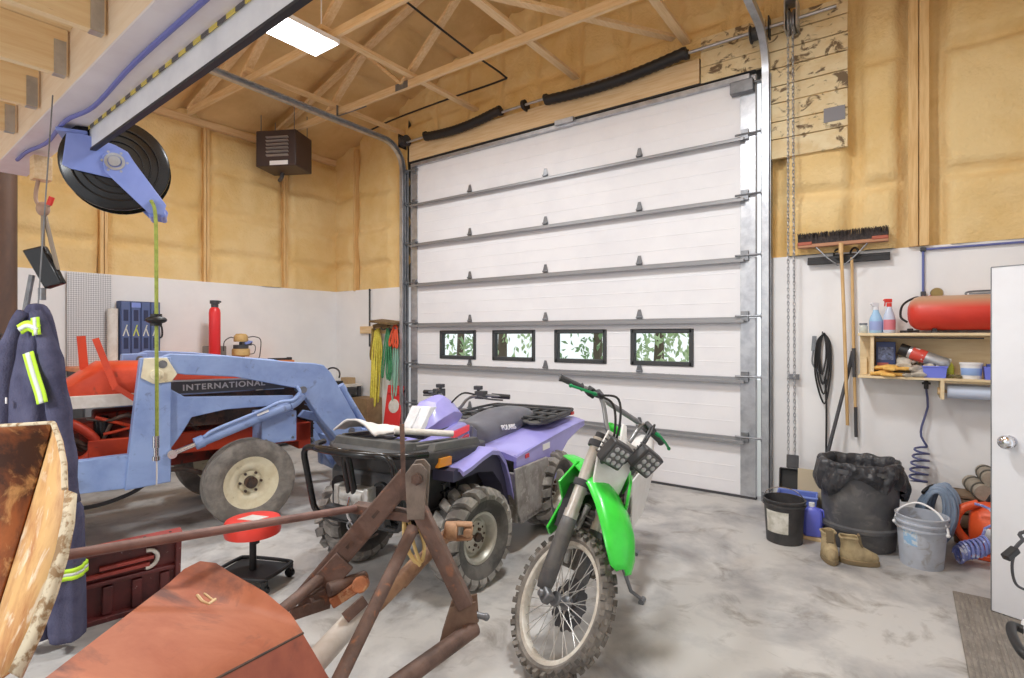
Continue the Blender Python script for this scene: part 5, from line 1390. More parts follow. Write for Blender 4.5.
for s in (-1, 1): g.tube(spline([(s * .2, -.02, -.015), (s * .1, -.035, -.13), (s * .02, -.03, -.2)], 4), .006, 7)
g.build('brace', STEEL, br)
sq = thing('floor_squeegee', 'black bladed floor squeegee hung upside down beside the broom', 'squeegee', (-.42, YW - .05, 2.33))
g = MB(); g.box((0, 0, 0), (.64, .03, .045)); g.box((0, 0, .03), (.64, .008, .035)); g.build('blade', BLACK, sq, bev=.004)
g = MB(); g.tube([(.035, -.01, .02), (.05, -.01, -.8), (.055, -.01, -1.05), (.068, -.005, -1.58)], .0125, 12); g.build('handle', WOODH, sq)
g = MB(); g.tube([(.05, -.01, -.8), (.055, -.01, -1.06)], .0155, 12); g.build('handle_grip', DGREY, sq)
g = MB(); g.tube([(.064, -.008, -1.33), (.068, -.005, -1.6)], .014, 12); g.build('handle_grip', DGREY, sq)
hk2 = thing('tool_hook', 'black double ring hook on the wall holding broom and squeegee', 'hook', (-.44, YW, 2.40))
g = MB()
for x in (-.055, .075): g.tube([(x + .032 * math.cos(a), -.03 - .035 * (1 + math.cos(a)), .045 * math.sin(a) - .01) for a in [2 * PI * k / 20 for k in range(20)]], .009, 8, closed=True)
g.box((.01, -.006, -.02), (.2, .012, .03)); g.build('hook_frame', BLACK, hk2)
# leaning dark pole
g = MB(); g.tube([(-.67, 5.40, .01), (-.39, YW - .03, 1.42)], .015, 10); g.cyl((-.40, YW - .04, 1.36), (-.375, YW - .02, 1.5), .02, 10)
tag(g.build('scraper_pole', DGREY), 'dark grey pole leaning on the wall behind the lidless bin', 'pole')
# hanging jumper cables
jc = thing('jumper_cables', 'black jumper cables hung in loops on the wall by the chain', 'cables', (-.615, YW - .03, 1.66))
g = MB()
for k in range(4):
    w = .025 + .012 * k; L = .38 + .09 * k
    g.tube(spline([(.0, 0, .0), (-w * .8, -.01 - .008 * k, -.1), (-w, -.015, -L * .6), (-.005 + .006 * k, -.02, -L), (w, -.015, -L * .6), (w, -.012, -.1), (0.01, -.005 * k, .01)], 6), .008, 7)
g.tube(spline([(.02, -.02, -.4), (.03, -.02, -.7), (.028, -.02, -1.05), (.03, -.02, -1.1)], 5), .009, 7); g.build('cable', BLACK, jc)
g = MB(); g.bar((-.075, -.015, -.02), (-.085, -.015, -.16), .02, .02); g.bar((-.06, -.015, -.02), (-.075, -.015, -.16), .012, .02); g.tube(spline([(-.08, -.015, -.16), (-.085, -.015, -.28), (-.03, -.015, -.36)], 4), .007, 6); g.build('clamp', STEEL, jc)
g = MB(); g.cyl((0, .03, 0), (0, -.03, .0), .007, 8); g.cyl((0, -.03, 0), (0, -.04, .02), .007, 8); g.build('peg', STEEL, jc)
# shelf
SHX0, SHX1, SHF = -.325, .98, 5.53
PLY = mat('plywood', (230, 210, 172), .6, c2=(220, 196, 154), scale=4, stretch=(1, 8, 8))
sh = thing('wall_shelf', 'two tier plywood wall shelf holding the red air tank and cleaning things', 'shelf', (0, YW, 1.28))
def sbx(n, x0, x1, y0, y1, z0, z1, m=PLY):
    g = MB(); g.box(((x0 + x1) / 2, (y0 + y1) / 2 - YW, (z0 + z1) / 2 - 1.28), (x1 - x0, y1 - y0, z1 - z0)); return g.build(n, m, sh, bev=.002)
sbx('top_shelf', SHX0, SHX1, SHF, YW, 1.642, 1.665); sbx('bottom_shelf', SHX0, SHX1, SHF, YW, 1.28, 1.30)
sbx('divider', -.235, -.21, SHF + .02, YW, 1.30, 1.642); sbx('divider', .94, .965, SHF + .02, YW, 1.30, 1.642); sbx('back_panel', -.21, .94, YW - .012, YW, 1.30, 1.642); sbx('side_board', SHX0, -.235, YW - .02, YW, 1.3, 1.642)
sbx('batten', -.32, -.27, YW - .06, YW, 1.30, 1.45)
g = MB(); g.tube([(-.2, SHF + .01 - YW, 1.628 - 1.28), (.5, SHF + .01 - YW, 1.622 - 1.28)], .006, 8); g.build('hanging_rail', BLACK, sh)
sbx('roll_bracket', .235, .26, SHF + .0, YW, 1.13, 1.28); sbx('roll_rail', .26, .98, SHF + .02, SHF + .04, 1.262, 1.28)
pr = thing('paper_roll', 'pale blue paper towel roll on a holder under the wall shelf', 'paper roll', (.62, SHF + .1, 1.19))
g = MB(); g.cyl((-.34, 0, 0), (.34, 0, 0), .055, 24); g.build('roll', mat('paper_blue', (206, 218, 238), .8), pr)
g = MB(); g.cyl((-.4, 0, 0), (.36, 0, 0), .012, 10); g.cyl((-.4, 0, 0), (-.385, 0, 0), .03, 14); g.build('roll_rod', PINE, pr)
# red air tank on the top shelf
TANKM = mat('tank_red', (214, 62, 46), .4, c2=(200, 54, 42), scale=3)
at_ = thing('air_tank', 'rounded red air tank with dusty top lying on the top shelf', 'air tank', (.42, SHF + .13, 1.665))
g = MB(); prof = [(0, -.40), (.05, -.397), (.1, -.38), (.13, -.35), (.142, -.31), (.142, .31), (.13, .35), (.1, .38), (.05, .397), (0, .4)]
g.lathe(prof, 32, M=Matrix.Translation((0, 0, .165)) @ Matrix.Rotation(PI / 2, 4, 'Y')); tb = g.build('tank_body', TANKM, at_, smooth=50)
nt = TANKM.node_tree; geo = nt.nodes.new('ShaderNodeTexCoord'); sx_ = nt.nodes.new('ShaderNodeSeparateXYZ'); mr = nt.nodes.new('ShaderNodeMapRange'); mx = nt.nodes.new('ShaderNodeMix'); mx.data_type = 'RGBA'
nt.links.new(geo.outputs['Object'], sx_.inputs[0]); nt.links.new(sx_.outputs['Z'], mr.inputs['Value']); mr.inputs['From Min'].default_value = .20; mr.inputs['From Max'].default_value = .275
old = nt.nodes['Principled BSDF'].inputs['Base Color'].links[0].from_socket
nt.links.new(old, mx.inputs['A']); mx.inputs['B'].default_value = lin((188, 150, 122)); nt.links.new(mr.outputs[0], mx.inputs['Factor']); nt.links.new(mx.outputs['Result'], nt.nodes['Principled BSDF'].inputs['Base Color'])
for x in (-.22, .25):
    g = MB(); g.bar((x, -.09, .008), (x, .09, .008), .04, .016); g.bar((x, -.06, .012), (x, .06, .012), .03, .05); g.build('tank_foot', DGREY, at_)
g = MB(); g.box((.1, -.0, .315), (.2, .012, .012)); g.tube(spline([(-.02, 0, .3), (0, 0, .33), (.2, 0, .33), (.22, 0, .3)], 4), .008, 7); g.build('carry_handle', STEEL, at_)
# air line pipe, gauge, black hose
ap = thing('air_pipe', 'blue air pipe along the wall with a drop to the red tank', 'pipe', (.13, YW - .022, 1.965))
BLUEP = mat('pipe_blue', (100, 110, 168), .45)
g = MB(); g.cyl((0, 0, 0), (0, 0, .415), .0095, 10); g.cyl((0, 0, .415), (1.05, 0, .415), .0095, 10); g.build('pipe', BLUEP, ap)
g = MB(); g.sph((0, 0, .415), .019, 10, 8); g.box((0, 0, .415), (.04, .035, .035)); g.box((0, 0, .02), (.035, .04, .07)); g.build('fitting', DGREY, ap, bev=.004)
g = MB(); g.cyl((0, -.03, -.0), (0.0, .01, .0), .016, 10); g.cyl((0, 0, -.005), (.06, -.03, .012), .01, 8); g.build('red_valve', REDP, ap)
g = MB(); g.lathe([(0, -.02), (.042, -.02), (.045, .0), (.04, .018), (0, .018)], 20, M=Matrix.Translation((.09, -.05, .035)) @ Matrix.Rotation(PI / 2, 4, 'X')); g.build('gauge', mat('brass', (150, 128, 84), .35, .8), ap)
g = MB(); g.tube(spline([(-.01, -.03, -.0), (-.06, -.05, -.0), (-.14, -.09, -.06), (-.155, -.14, -.16), (-.11, -.16, -.21)], 6), .009, 8); g.build('hose', BLACK, ap)
# spray bottles
def bottle(x, y, z, nm, label, bm, tm, lm, h=.2, r=.04, grp='spray bottles on the top shelf'):
    t = thing(nm, label, 'bottle', (x, y, z), .5, group=grp)
    g = MB(); g.lathe([(r * .9, 0), (r, .008), (r, h * .42), (r * .85, h * .55), (r * .45, h * .75), (r * .38, h * .82), (.0, h * .82)], 22); g.build('bottle_body', bm, t, smooth=50)
    g = MB(); g.lathe([(r * 1.01, h * .1), (r * 1.02, h * .11), (r * 1.02, h * .4), (r * 1.01, h * .41)], 20, ang=PI, M=Matrix.Rotation(PI, 4, 'Z')); g.build('label_band', lm, t)
    g = MB(); g.cyl((0, 0, h * .8), (0, 0, h * .92), r * .42, 14); g.box((-.008, 0, h * .99), (.055, .022, .032)); g.bar((-.03, 0, h * .98), (-.036, 0, h * .82), .012, .008); g.cyl((-.03, 0, h * 1.01), (-.046, 0, h * 1.01), .008, 8); g.build('trigger', tm, t, bev=.003)
BLB = mat('bottle_blue', (168, 204, 234), .2, c2=(142, 184, 222), scale=3)
BLC = mat('bottle_clear', (196, 206, 226), .15)
bottle(-.2, SHF + .12, 1.665, 'spray_bottle', 'light blue spray bottle with white trigger on the top shelf', BLB, mat('trig_w', (222, 224, 230), .4), mat('lab_b', (150, 166, 214), .5), h=.25, r=.05)
bottle(-.105, SHF + .11, 1.665, 'spray_bottle', 'clear spray bottle with red trigger on the top shelf', BLC, REDP, mat('lab_p', (206, 120, 132), .5), h=.28, r=.045)
j = thing('glass_jar', 'small clear jar at the left end of the top shelf', 'jar', (-.29, SHF + .1, 1.665))
g = MB(); g.lathe([(.028, 0), (.032, .006), (.032, .06), (.026, .07), (.026, .074), (.0, .074)], 18); g.build('jar_body', mat('jar_glass', (200, 204, 196), .15), j, smooth=50)
g = MB(); g.cyl((0, 0, .072), (0, 0, .088), .03, 18); g.build('jar_lid', STEEL, j)
g = MB(); g.bar((0, 0, .012), (.13, .02, .014), .03, .02); g.cyl((.05, 0, .02), (.09, .01, .02), .018, 12); o_ = g.build('black_tool', BLACK, bev=.004); o_.location = (-.03, SHF + .1, 1.665); tag(o_, 'small black hand tool on the top shelf before the red tank', 'tool')
# lower shelf
def boxthing(nm, label, cat, loc, d, m, rz=0, faces=(), grp=None):
    t = thing(nm, label, cat, loc, rz, grp)
    g = MB(); g.box((0, 0, d[2] / 2), d); g.build('carton', m, t, bev=.003)
    for (c, dd, mm) in faces:
        g = MB(); g.box(c, dd, R=None); g.build('printed_panel', mm, t)
    return t
boxthing('parts_box', 'dark blue printed box standing on the lower shelf behind the yellow gloves', 'box', (-.13, SHF + .17, 1.30), (.14, .08, .29), mat('box_navy', (52, 66, 112), .5), 0,
         (((.0, -.041, .19), (.11, .002, .11), mat('print_a', (120, 132, 170), .5, c2=(60, 60, 70), scale=30)), ((-.02, -.041, .08), (.08, .002, .06), mat('print_b', (176, 92, 84), .5))))
def glove(x, y, z, rz, m, label, tilt=0, grp=None, sc=1.0):
    t = thing('work_glove', label, 'glove', (x, y, z), rz, grp)
    t.rotation_euler = (0, -tilt, rz)
    g = MB(); rings = []
    for u, w, h in ((-.06, .045, .012), (-.03, .04, .014), (.0, .045, .018), (.04, .048, .018), (.065, .045, .014)):
        rings.append([Vector((u * sc, w * sc * math.cos(a), h * sc + .002 + h * sc * math.sin(a) )) for a in [2 * PI * k / 14 for k in range(14)]])
    g.loft(rings)
    for k, (yy, L) in enumerate(((-.034, .06), (-.012, .075), (.012, .07), (.034, .055))):
        g.tube(spline([(.05 * sc, yy * sc, .014), ((.06 + L * .6) * sc, yy * 1.15 * sc, .02), ((.06 + L) * sc, yy * 1.25 * sc, .013)], 4), [.011 * sc] * 7 + [.009 * sc] * 1 + [.006 * sc], 8)
    g.tube(spline([(.0, -.04 * sc, .014), (.04 * sc, -.075 * sc, .016), (.07 * sc, -.085 * sc, .012)], 4), [.012 * sc] * 8 + [.007 * sc], 8)
    g.build('glove_shell', m, t, smooth=60)
    g = MB(); g.tube([(-.055 * sc, .044 * sc * math.cos(a), .014 * sc + .013 * sc * math.sin(a)) for a in [2 * PI * k / 14 for k in range(14)]], .004, 6, closed=True); g.build('cuff', m, t)
    return t
GLY = mat('glove_yellow', (236, 192, 108), .8, c2=(216, 166, 84), scale=14); GLG = mat('glove_grey', (206, 198, 184), .85, c2=(170, 162, 150), scale=14)
glove(-.16, SHF + .06, 1.30, .1, GLY, 'yellow leather glove flat on the lower shelf, left of the pale ones', grp='work gloves on the lower shelf', sc=1.3)
glove(-.12, SHF + .065, 1.35, -.25, GLY, 'yellow leather glove lying on top of another yellow glove', grp='work gloves on the lower shelf', sc=1.3)
glove(-.0, SHF + .06, 1.30, 2.2, GLG, 'pale grey glove on the lower shelf beside the yellow gloves', grp='work gloves on the lower shelf', sc=1.1)
glove(.085, SHF + .06, 1.335, 1.75, GLG, 'pale grey glove on the lower shelf against the blue bin', tilt=.45, grp='work gloves on the lower shelf', sc=1.15)
glove(.03, SHF + .065, 1.346, 2.4, GLG, 'pale grey glove heaped on top of the other pale gloves', grp='work gloves on the lower shelf', sc=1.3)
glove(-.0, SHF + .1, 1.405, 1.5, GLG, 'pale grey glove topmost of the heap against the blue box', tilt=.35, grp='work gloves on the lower shelf', sc=1.2)
bn = thing('parts_bin', 'open blue plastic bin of rags on the lower shelf', 'bin', (.2, SHF + .075, 1.30))
BINM = mat('bin_blue', (116, 128, 226), .4)
g = MB()
def tray(g, w, d, h, t=.005, fl=.012):
    b0 = [(-w / 2, -d / 2, 0), (w / 2, -d / 2, 0), (w / 2, d / 2, 0), (-w / 2, d / 2, 0)]; k = 1.12
    t0 = [(x * k, y * k, h) for x, y, z in b0]
    i1 = [(x * k * .94, y * k * .94, h) for x, y, z in b0]; i0 = [(x * .93, y * .93, t) for x, y, z in b0]
    g.loft([[Vector(p) for p in r] for r in (b0, t0, i1, i0)])
tray(g, .14, .1, .09); g.build('bin_shell', BINM, bn, bev=.003)
g = MB(); g.ring([(.0, 0)] * 3, 3) if False else None
g.tube(spline([(-.08, -.057, .09), (.08, -.057, .09), (.08, .057, .09), (-.08, .057, .09)], 1, closed=True), .006, 6, closed=True); g.build('bin_rim', BINM, bn)
g = MB(); 
for k in range(5): g.sph((-.05 + .025 * k, .01 * (-1) ** k, .085 + .012 * (k % 2)), (.03, .035, .025), 10, 7)
rg = g.build('rags', GLG); rg.location = (.2, SHF + .075, 1.30); tag(rg, 'pale crumpled rags filling the blue bin', 'rags'); rg['kind'] = 'stuff'
sc_ = thing('spray_can', 'silver and red spray can lying tilted on the blue bin', 'spray can', (.15, SHF + .09, 1.46))
sc_.scale = (1.45, 1.45, 1.45)
M = Matrix.Rotation(math.radians(112), 4, 'Y') @ Matrix.Rotation(.15, 4, 'X')
g = MB(); g.lathe([(.0, -.09), (.034, -.09), (.036, -.085), (.036, .085), (.03, .1), (.018, .108), (0, .108)], 24, M=M @ Matrix.Translation((0, 0, 0))); can = g.build('can_body', GALV, sc_, smooth=40)
g = MB(); g.lathe([(.0365, -.075), (.0368, -.074), (.0368, -.005), (.0365, -.004)], 24, M=M); g.build('can_label', mat('label_red', (206, 72, 60), .4, c2=(230, 220, 214), scale=24, lo=.55, hi=.6), can)
g = MB(); g.cyl(M @ Vector((0, 0, -.09)), M @ Vector((0, 0, -.135)), .034, 20); g.build('can_cap', BLACK, can)
b2 = thing('squeeze_bottle', 'small yellow green bottle behind the blue bin on the lower shelf', 'bottle', (.3, SHF + .14, 1.30))
g = MB(); g.lathe([(.025, 0), (.028, .005), (.028, .09), (.02, .11), (.01, .12), (.01, .14), (0, .14)], 18); g.build('bottle_body', mat('lime_plastic', (216, 222, 84), .4), b2, smooth=50)
g = MB(); g.cyl((0, 0, .13), (0, 0, .155), .012, 12); g.build('cap', WHITEP, b2)
g = MB(); random.seed(5)
for k in range(5): g.tube(spline([(-.05 + .02 * k, -.02, .012), (-.03 + .015 * k, .0, .025), (.03, -.02 + .012 * k, .012), (.05, .02, .016)], 4), .008, 7)
o_ = g.build('bungee_cord', mat('olive_cord', (110, 100, 70), .8)); o_.location = (.325, SHF + .06, 1.30); tag(o_, 'olive bungee cord coiled between the blue bin and white tub', 'cord')
tb = thing('plastic_tub', 'white plastic tub with blue label on the lower shelf', 'tub', (.43, SHF + .085, 1.30))
g = MB(); g.lathe([(.06, 0), (.063, .005), (.07, .11), (.07, .115), (0, .115)], 28); g.build('tub_body', WHITEP, tb, smooth=40)
g = MB(); g.lathe([(.072, .112), (.075, .114), (.075, .126), (.07, .13), (0, .13)], 28); g.build('lid', WHITEP, tb, smooth=40)
g = MB(); g.lathe([(.0665, .03), (.0672, .031), (.0705, .085), (.07, .086)], 20, ang=2.4, M=Matrix.Rotation(PI + .35, 4, 'Z')); g.build('tub_label', mat('tub_lab', (150, 178, 226), .5), tb)
b3 = thing('parts_bin', 'blue plastic bin of small parts at the right of the white tub', 'bin', (.575, SHF + .08, 1.30))
g = MB(); tray(g, .13, .12, .1); g.build('bin_shell', BINM, b3, bev=.003)
g = MB()
for k in range(4): g.box((-.04 + .026 * k, .0, .085 + .006 * (k % 2)), (.022, .08, .07), R=(0, .12 * (k - 1), .1 * k))
g.build('packets', mat('packet', (70, 84, 160), .4), b3)
# ---- coiled air hose hanging from a valve
ah = thing('coil_hose', 'dark blue coiled air hose hanging from the valve under the shelf', 'hose', (.15, YW - .05, 1.24))
g = MB(); g.cyl((0, 0, .02), (0, 0, -.05), .016, 10); g.box((0, -.02, 0), (.06, .02, .018)); g.cyl((0, .05, .01), (0, 0, .01), .014, 10); g.build('valve', DGREY, ah, bev=.003)
pts = [(0, 0, -.05), (.01, -.01, -.2), (-.03, -.02, -.36), (-.035, -.03, -.45), (.0, -.03, -.52)]
n = 110
for k in range(n):
    a = 2 * PI * k / 14 + .8
    r = .045 + .015 * min(1, k / 30)
    z = -.54 - .0042 * k
    pts.append((-.03 + r * math.cos(a) - .0004 * k, -.04 + .05 * math.sin(a), z))
pts += [(-.1, -.06, -1.05), (-.05, -.1, -1.12)]
g = MB(); g.tube(spline(pts, 2), .009, 7); g.build('hose', mat('coil_blue', (84, 88, 128), .5), ah)

# ================================================================ floor things along the right wall
def pail(nm, label, loc, r0, r1, h, m, lm=None, ribs=(), rz=0.0, handle='down', hm=STEEL, lang=(0, 1)):
    t = thing(nm, label, 'bucket', loc, rz)
    g = MB(); prof = [(0, 0), (r0, 0)]
    for z in ribs:
        r = r0 + (r1 - r0) * z / h
        prof += [(r, z - .008), (r + .012, z - .006), (r + .012, z + .006), (r, z + .008)]
    prof += [(r1, h - .012), (r1 + .008, h - .01), (r1 + .008, h), (r1 - .004, h), (r0 - .006, .01), (0, .01)]
    g.lathe(prof, 40); g.build('pail_body', m, t, smooth=35)
    if lm:
        a0, a1, z0, z1 = lm[1]
        ra, rb = r0 + (r1 - r0) * z0 / h + .0015, r0 + (r1 - r0) * z1 / h + .0015
        g = MB(); g.lathe([(ra - .002, z0), (ra, z0), (rb, z1), (rb - .002, z1)], 18, ang=a1 - a0, M=Matrix.Rotation(a0, 4, 'Z')); g.build('pail_label', lm[0], t)
    return t
bk = pail('bucket', 'black plastic bucket with a torn white label and wire handle', (-.78, 4.79, 0), .13, .15, .34, mat('bucket_black', (52, 50, 52), .5, c2=(72, 70, 70), scale=7), (mat('torn_label', (224, 222, 214), .6, c2=(188, 186, 172), scale=16), (-2.45, -1.2, .09, .26)), ribs=(.3,))
g = MB()
M = Matrix.Translation((0, 0, .3))
g.tube(spline([(-.155, 0, 0), (-.13, -.03, .08), (-.05, -.03, .125), (.05, -.01, .12), (.12, -.0, .08), (.158, 0, 0)], 5), .004, 6, M=M); g.build('bail_handle', CHROME, bk)
gb = pail('bucket', 'grey plastic pail with white handle and faded blue print', (.10, 4.87, 0), .128, .152, .36, mat('pail_grey', (186, 192, 204), .5, c2=(170, 174, 184), scale=5, c3=(140, 132, 122), scale3=10, amt3=.5), (mat('pail_print', (150, 190, 226), .5, c2=(206, 216, 226), scale=22, lo=.48, hi=.52), (-2.4, -1.75, .16, .27)), ribs=(.27, .31))
g = MB(); g.tube(spline([(-.16, 0, .28), (-.13, .02, .37), (-.02, .03, .43), (.09, -.03, .39), (.14, -.08, .3), (.145, -.09, .26)], 6), .0075, 8); g.build('bail_handle', WHITEP, gb)
g = MB(); g.sph((.145, -.09, .26), .014, 8, 6); g.sph((-.16, 0, .28), .014, 8, 6); g.build('handle_boss', WHITEP, gb)
# bin with bag
tc = thing('trash_can', 'big dark grey bin lined with a black rubbish bag', 'bin', (-.29, 5.08, 0))
g = MB(); prof = [(0, 0), (.235, 0), (.24, .01), (.252, .14), (.275, .15), (.275, .175), (.255, .185), (.27, .58), (.285, .585), (.285, .62), (.262, .62), (.225, .02), (0, .02)]
g.lathe(prof, 44); g.build('can_body', mat('bin_grey', (78, 78, 82), .55, c2=(98, 97, 98), scale=5, c3=(130, 128, 126), scale3=9, amt3=.35), tc, smooth=35)
def bag(a, c):
    an = 2 * PI * a
    w = .010 * math.sin(an * 13 + 2 + c * 4) + .008 * math.sin(an * 29 + c * 9) + .03 * nz(math.cos(an) * 2.4, math.sin(an) * 2.4, c * 3)
    if c < .3:
        t = c / .3; r = .24 - .02 * (1 - t); z = .42 + .23 * t; k = .3
    elif c < .42:
        t = (c - .3) / .12; r = .24 + .047 * t; z = .65 + .02 * math.sin(PI * t); k = .7
    else:
        t = (c - .42) / .58; r = .287 + .012 * math.sin(PI * t); z = .65 - (.19 + .07 * math.sin(an * 2 + 1) + .04 * math.sin(an * 5)) * t; k = 1.2
    r += w * k
    return (r * math.cos(an), r * math.sin(an), z + .02 * nz(math.cos(an) * 3, math.sin(an) * 3, 5 + c))
g = MB(); g.grid(bag, 110, 26); g.build('bag', mat('bag_black', (50, 50, 54), .3, c2=(66, 66, 70), scale=6, bump=1.0, bscale=16), tc, smooth=70)
# boots
def boot(x, y, rz, label):
    t = thing('work_boot', label, 'boot', (x, y, 0), rz, group='pair of tan work boots')
    BTM = mat('boot_tan', (180, 162, 126), .8, c2=(146, 128, 96), scale=11)
    t.scale = (.84, 1.0, 1.12)
    def ring(x0, x1, w, z):   # oval in plan
        return [Vector(((x0 + x1) / 2 + (x1 - x0) / 2 * math.cos(a), w * math.sin(a) * (1 - .12 * math.cos(a)), z)) for a in [2 * PI * k / 20 for k in range(20)]]
    g = MB(); g.loft([ring(-.085, .2, .05, .028), ring(-.088, .205, .054, .05), ring(-.086, .19, .052, .075), ring(-.082, .13, .047, .095), ring(-.08, .08, .044, .115), ring(-.085, .062, .046, .14), ring(-.088, .058, .05, .165), ring(-.08, .05, .043, .166), ring(-.075, .045, .038, .12)]); g.build('upper', BTM, t, smooth=60)
    g = MB(); g.loft([ring(-.09, .205, .052, 0), ring(-.092, .21, .057, .006), ring(-.092, .21, .057, .03), ring(-.088, .205, .054, .032)]); g.build('sole', mat('sole', (140, 122, 92), .8), t, smooth=40)
    g = MB(); g.tube([(-.02 + .07 * math.cos(a) - .0, .049 * math.sin(a), .166 + .004 * math.sin(3 * a)) for a in [2 * PI * k / 20 for k in range(20)]], .008, 7, closed=True); g.build('collar', BTM, t)
    g = MB()
    for k in range(4):
        z = .1 + .016 * k; xx = .085 - .012 * k
        g.tube([(xx, -.025, z), (xx + .012, 0, z + .006), (xx, .025, z)], .003, 5)
    g.hexa([(.05, -.02, .11), (.085, -.02, .1), (.085, .02, .1), (.05, .02, .11)], [(.045, -.024, .185), (.06, -.024, .19), (.06, .024, .19), (.045, .024, .185)]); g.build('laces', mat('laces', (120, 104, 78), .8), t)
boot(-.455, 4.62, math.radians(-75), 'tan work boot pointing at the viewer, left one of the pair')
boot(-.31, 4.60, math.radians(14), 'tan work boot seen side on, right one of the pair')
# behind the black bucket
jg = thing('fluid_jug', 'blue plastic jug with handle between the bucket and the bin', 'jug', (-.60, 4.96, .03), .2)
JB = mat('jug_blue', (110, 118, 224), .35)
g = MB(); g.loft([[Vector((sx * w, sy * d, z)) for sx, sy in ((-1, -.6), (-.7, -1), (.7, -1), (1, -.6), (1, .6), (.7, 1), (-.7, 1), (-1, .6))] for w, d, z in ((.062, .04, 0), (.068, .045, .01), (.068, .045, .17), (.06, .04, .2), (.03, .025, .225), (.02, .02, .235))]); g.build('jug_body', JB, jg, bev=.004)
g = MB(); g.tube(spline([(.03, 0, .215), (.075, 0, .2), (.085, 0, .14), (.066, 0, .09)], 5), .011, 8); g.build('handle', JB, jg)
g = MB(); g.cyl((-.005, 0, .23), (-.005, 0, .262), .022, 16); g.build('cap', WHITEP, jg)
g = MB(); g.box((-.62, 5.0, .014), (.26, .18, .028)); tag(g.build('wood_offcut', PINE, bev=.003), 'pale wood board flat on the floor under the blue jug', 'board')
g = MB(); g.box((0, 0, .24), (.22, .02, .48), R=(-.12, 0, 0)); o_ = g.build('plywood_piece', mat('ply_tan', (190, 176, 150), .7)); o_.location = (-.64, 5.25, .01); tag(o_, 'tan board standing against the wall behind the blue jug', 'board')
bb = thing('storage_bin', 'blue plastic tub standing behind the black bucket', 'tub', (-.73, 5.1, 0), .1)
g = MB(); tray(g, .26, .17, .31); g.build('bin_shell', mat('tub_blue', (104, 124, 200), .45), bb, bev=.006)
g = MB(); g.tube([(-.147, -.097, .31), (.147, -.097, .31), (.147, .097, .31), (-.147, .097, .31)], .01, 7, closed=True); g.build('bin_rim', mat('tub_rim', (120, 140, 210), .45), bb)
dp = thing('dust_pan', 'black dust pan propped against the wall behind the bucket', 'dust pan', (-.82, 5.42, 0), .1)
M = Matrix.Rotation(math.radians(-14), 4, 'X'); g = MB(); g.X = M
g.box((0, 0, .3), (.2, .012, .26)); g.box((-.1, -.03, .3), (.012, .06, .26)); g.box((.1, -.03, .3), (.012, .06, .26)); g.box((0, -.03, .43), (.2, .06, .012)); g.build('pan', BLACK, dp, bev=.004)
g = MB(); g.X = M; g.box((.0, 0, .5), (.1, .03, .12)); g.build('handle', DGREY, dp, bev=.006)
g = MB(); g.X = M; g.box((0, 0, .085), (.06, .02, .17)); g.build('hand_brush', DGREY, dp, bev=.006)
# hose coil, orange blower, bags
hc = thing('hose_coil', 'coil of grey blue hose standing behind the grey pail', 'hose', (.2, 5.24, 0), math.radians(-20))
HCM = mat('hose_grey', (140, 156, 178), .5, c2=(122, 138, 160), scale=6)
g = MB(); random.seed(21)
for k in range(22):
    rx, rz_ = .06 + .0125 * (k % 6), .2 + .012 * (k % 4)
    y = -.08 + .0085 * k + random.uniform(-.006, .006); ph = random.uniform(-.3, .3)
    g.tube([(rx * math.cos(a) + .03 * math.sin(a * 1 + ph), y + .012 * math.sin(2 * a + ph), .27 + rz_ * math.sin(a)) for a in [2 * PI * q / 36 for q in range(36)]], .0125, 8, closed=True)
g.build('hose_loops', HCM, hc)
g = MB(); g.tube([(-.05 + .02 * math.cos(a), .0 + .095 * math.sin(a), .46 + .03 * math.cos(a)) for a in [2 * PI * q / 20 for q in range(20)]], .012, 8, closed=True); g.build('strap', BLACK, hc)
ORG = mat('orange_plastic', (234, 96, 48), .45, c2=(214, 82, 42), scale=5)
bl = thing('leaf_blower', 'orange and white garden blower on the floor by the open door', 'leaf blower', (.6, 5.33, 0), math.radians(-10))
g = MB(); g.loft([[Vector((x, .17 * r * math.cos(a), .21 + .2 * r * math.sin(a) * (1 if math.sin(a) > 0 else 1.03))) for a in [2 * PI * q / 20 for q in range(20)]] for x, r in ((-.2, .55), (-.18, .85), (-.1, .98), (.1, 1.0), (.2, .9), (.24, .6))]); g.build('blower_housing', ORG, bl, smooth=60)
g = MB(); g.loft([[Vector((x, .18 * math.cos(a) * r, .2 + .11 * math.sin(a) * r)) for a in [2 * PI * q / 20 for q in range(20)]] for x, r in ((-.12, .6), (-.1, 1.0), (.16, 1.0), (.19, .7))]); g.build('fuel_tank', WHITEP, bl, smooth=50)
g = MB(); g.box((0, 0, .02), (.42, .3, .04)); g.tube(spline([(-.2, -.12, .1), (-.27, -.14, .22), (-.24, -.12, .34), (-.14, -.08, .4)], 5), .03, 10); g.build('frame', ORG, bl, bev=.01)
g = MB(); g.tube(spline([(-.1, 0, .4), (-.05, 0, .47), (.1, 0, .47), (.15, 0, .4)], 5), .014, 8); g.build('handle', BLACK, bl)
rb = thing('coil_hose', 'blue spiral air hose in a loose heap on the floor by the orange blower', 'hose', (.40, 5.04, 0), math.radians(25))
g = MB(); pts = []
for k in range(104):
    a = 2 * PI * k / 13; t = k / 104
    pts.append((-.1 + .17 * t, .055 * math.cos(a) + .02 * math.sin(6 * t), .07 + .06 * math.sin(a) + .1 * t))
pts += [(.1, .05, .26), (.16, .02, .32), (.13, .06, .4), (.06, .1, .42)]
g.tube(spline(pts, 2), .0095, 7); g.build('hose', mat('coil_violet', (132, 142, 204), .4, c2=(210, 216, 238), scale=22, lo=.55, hi=.6), rb)
TARP = mat('tarp_olive', (162, 152, 138), .85, c2=(132, 122, 108), scale=8)
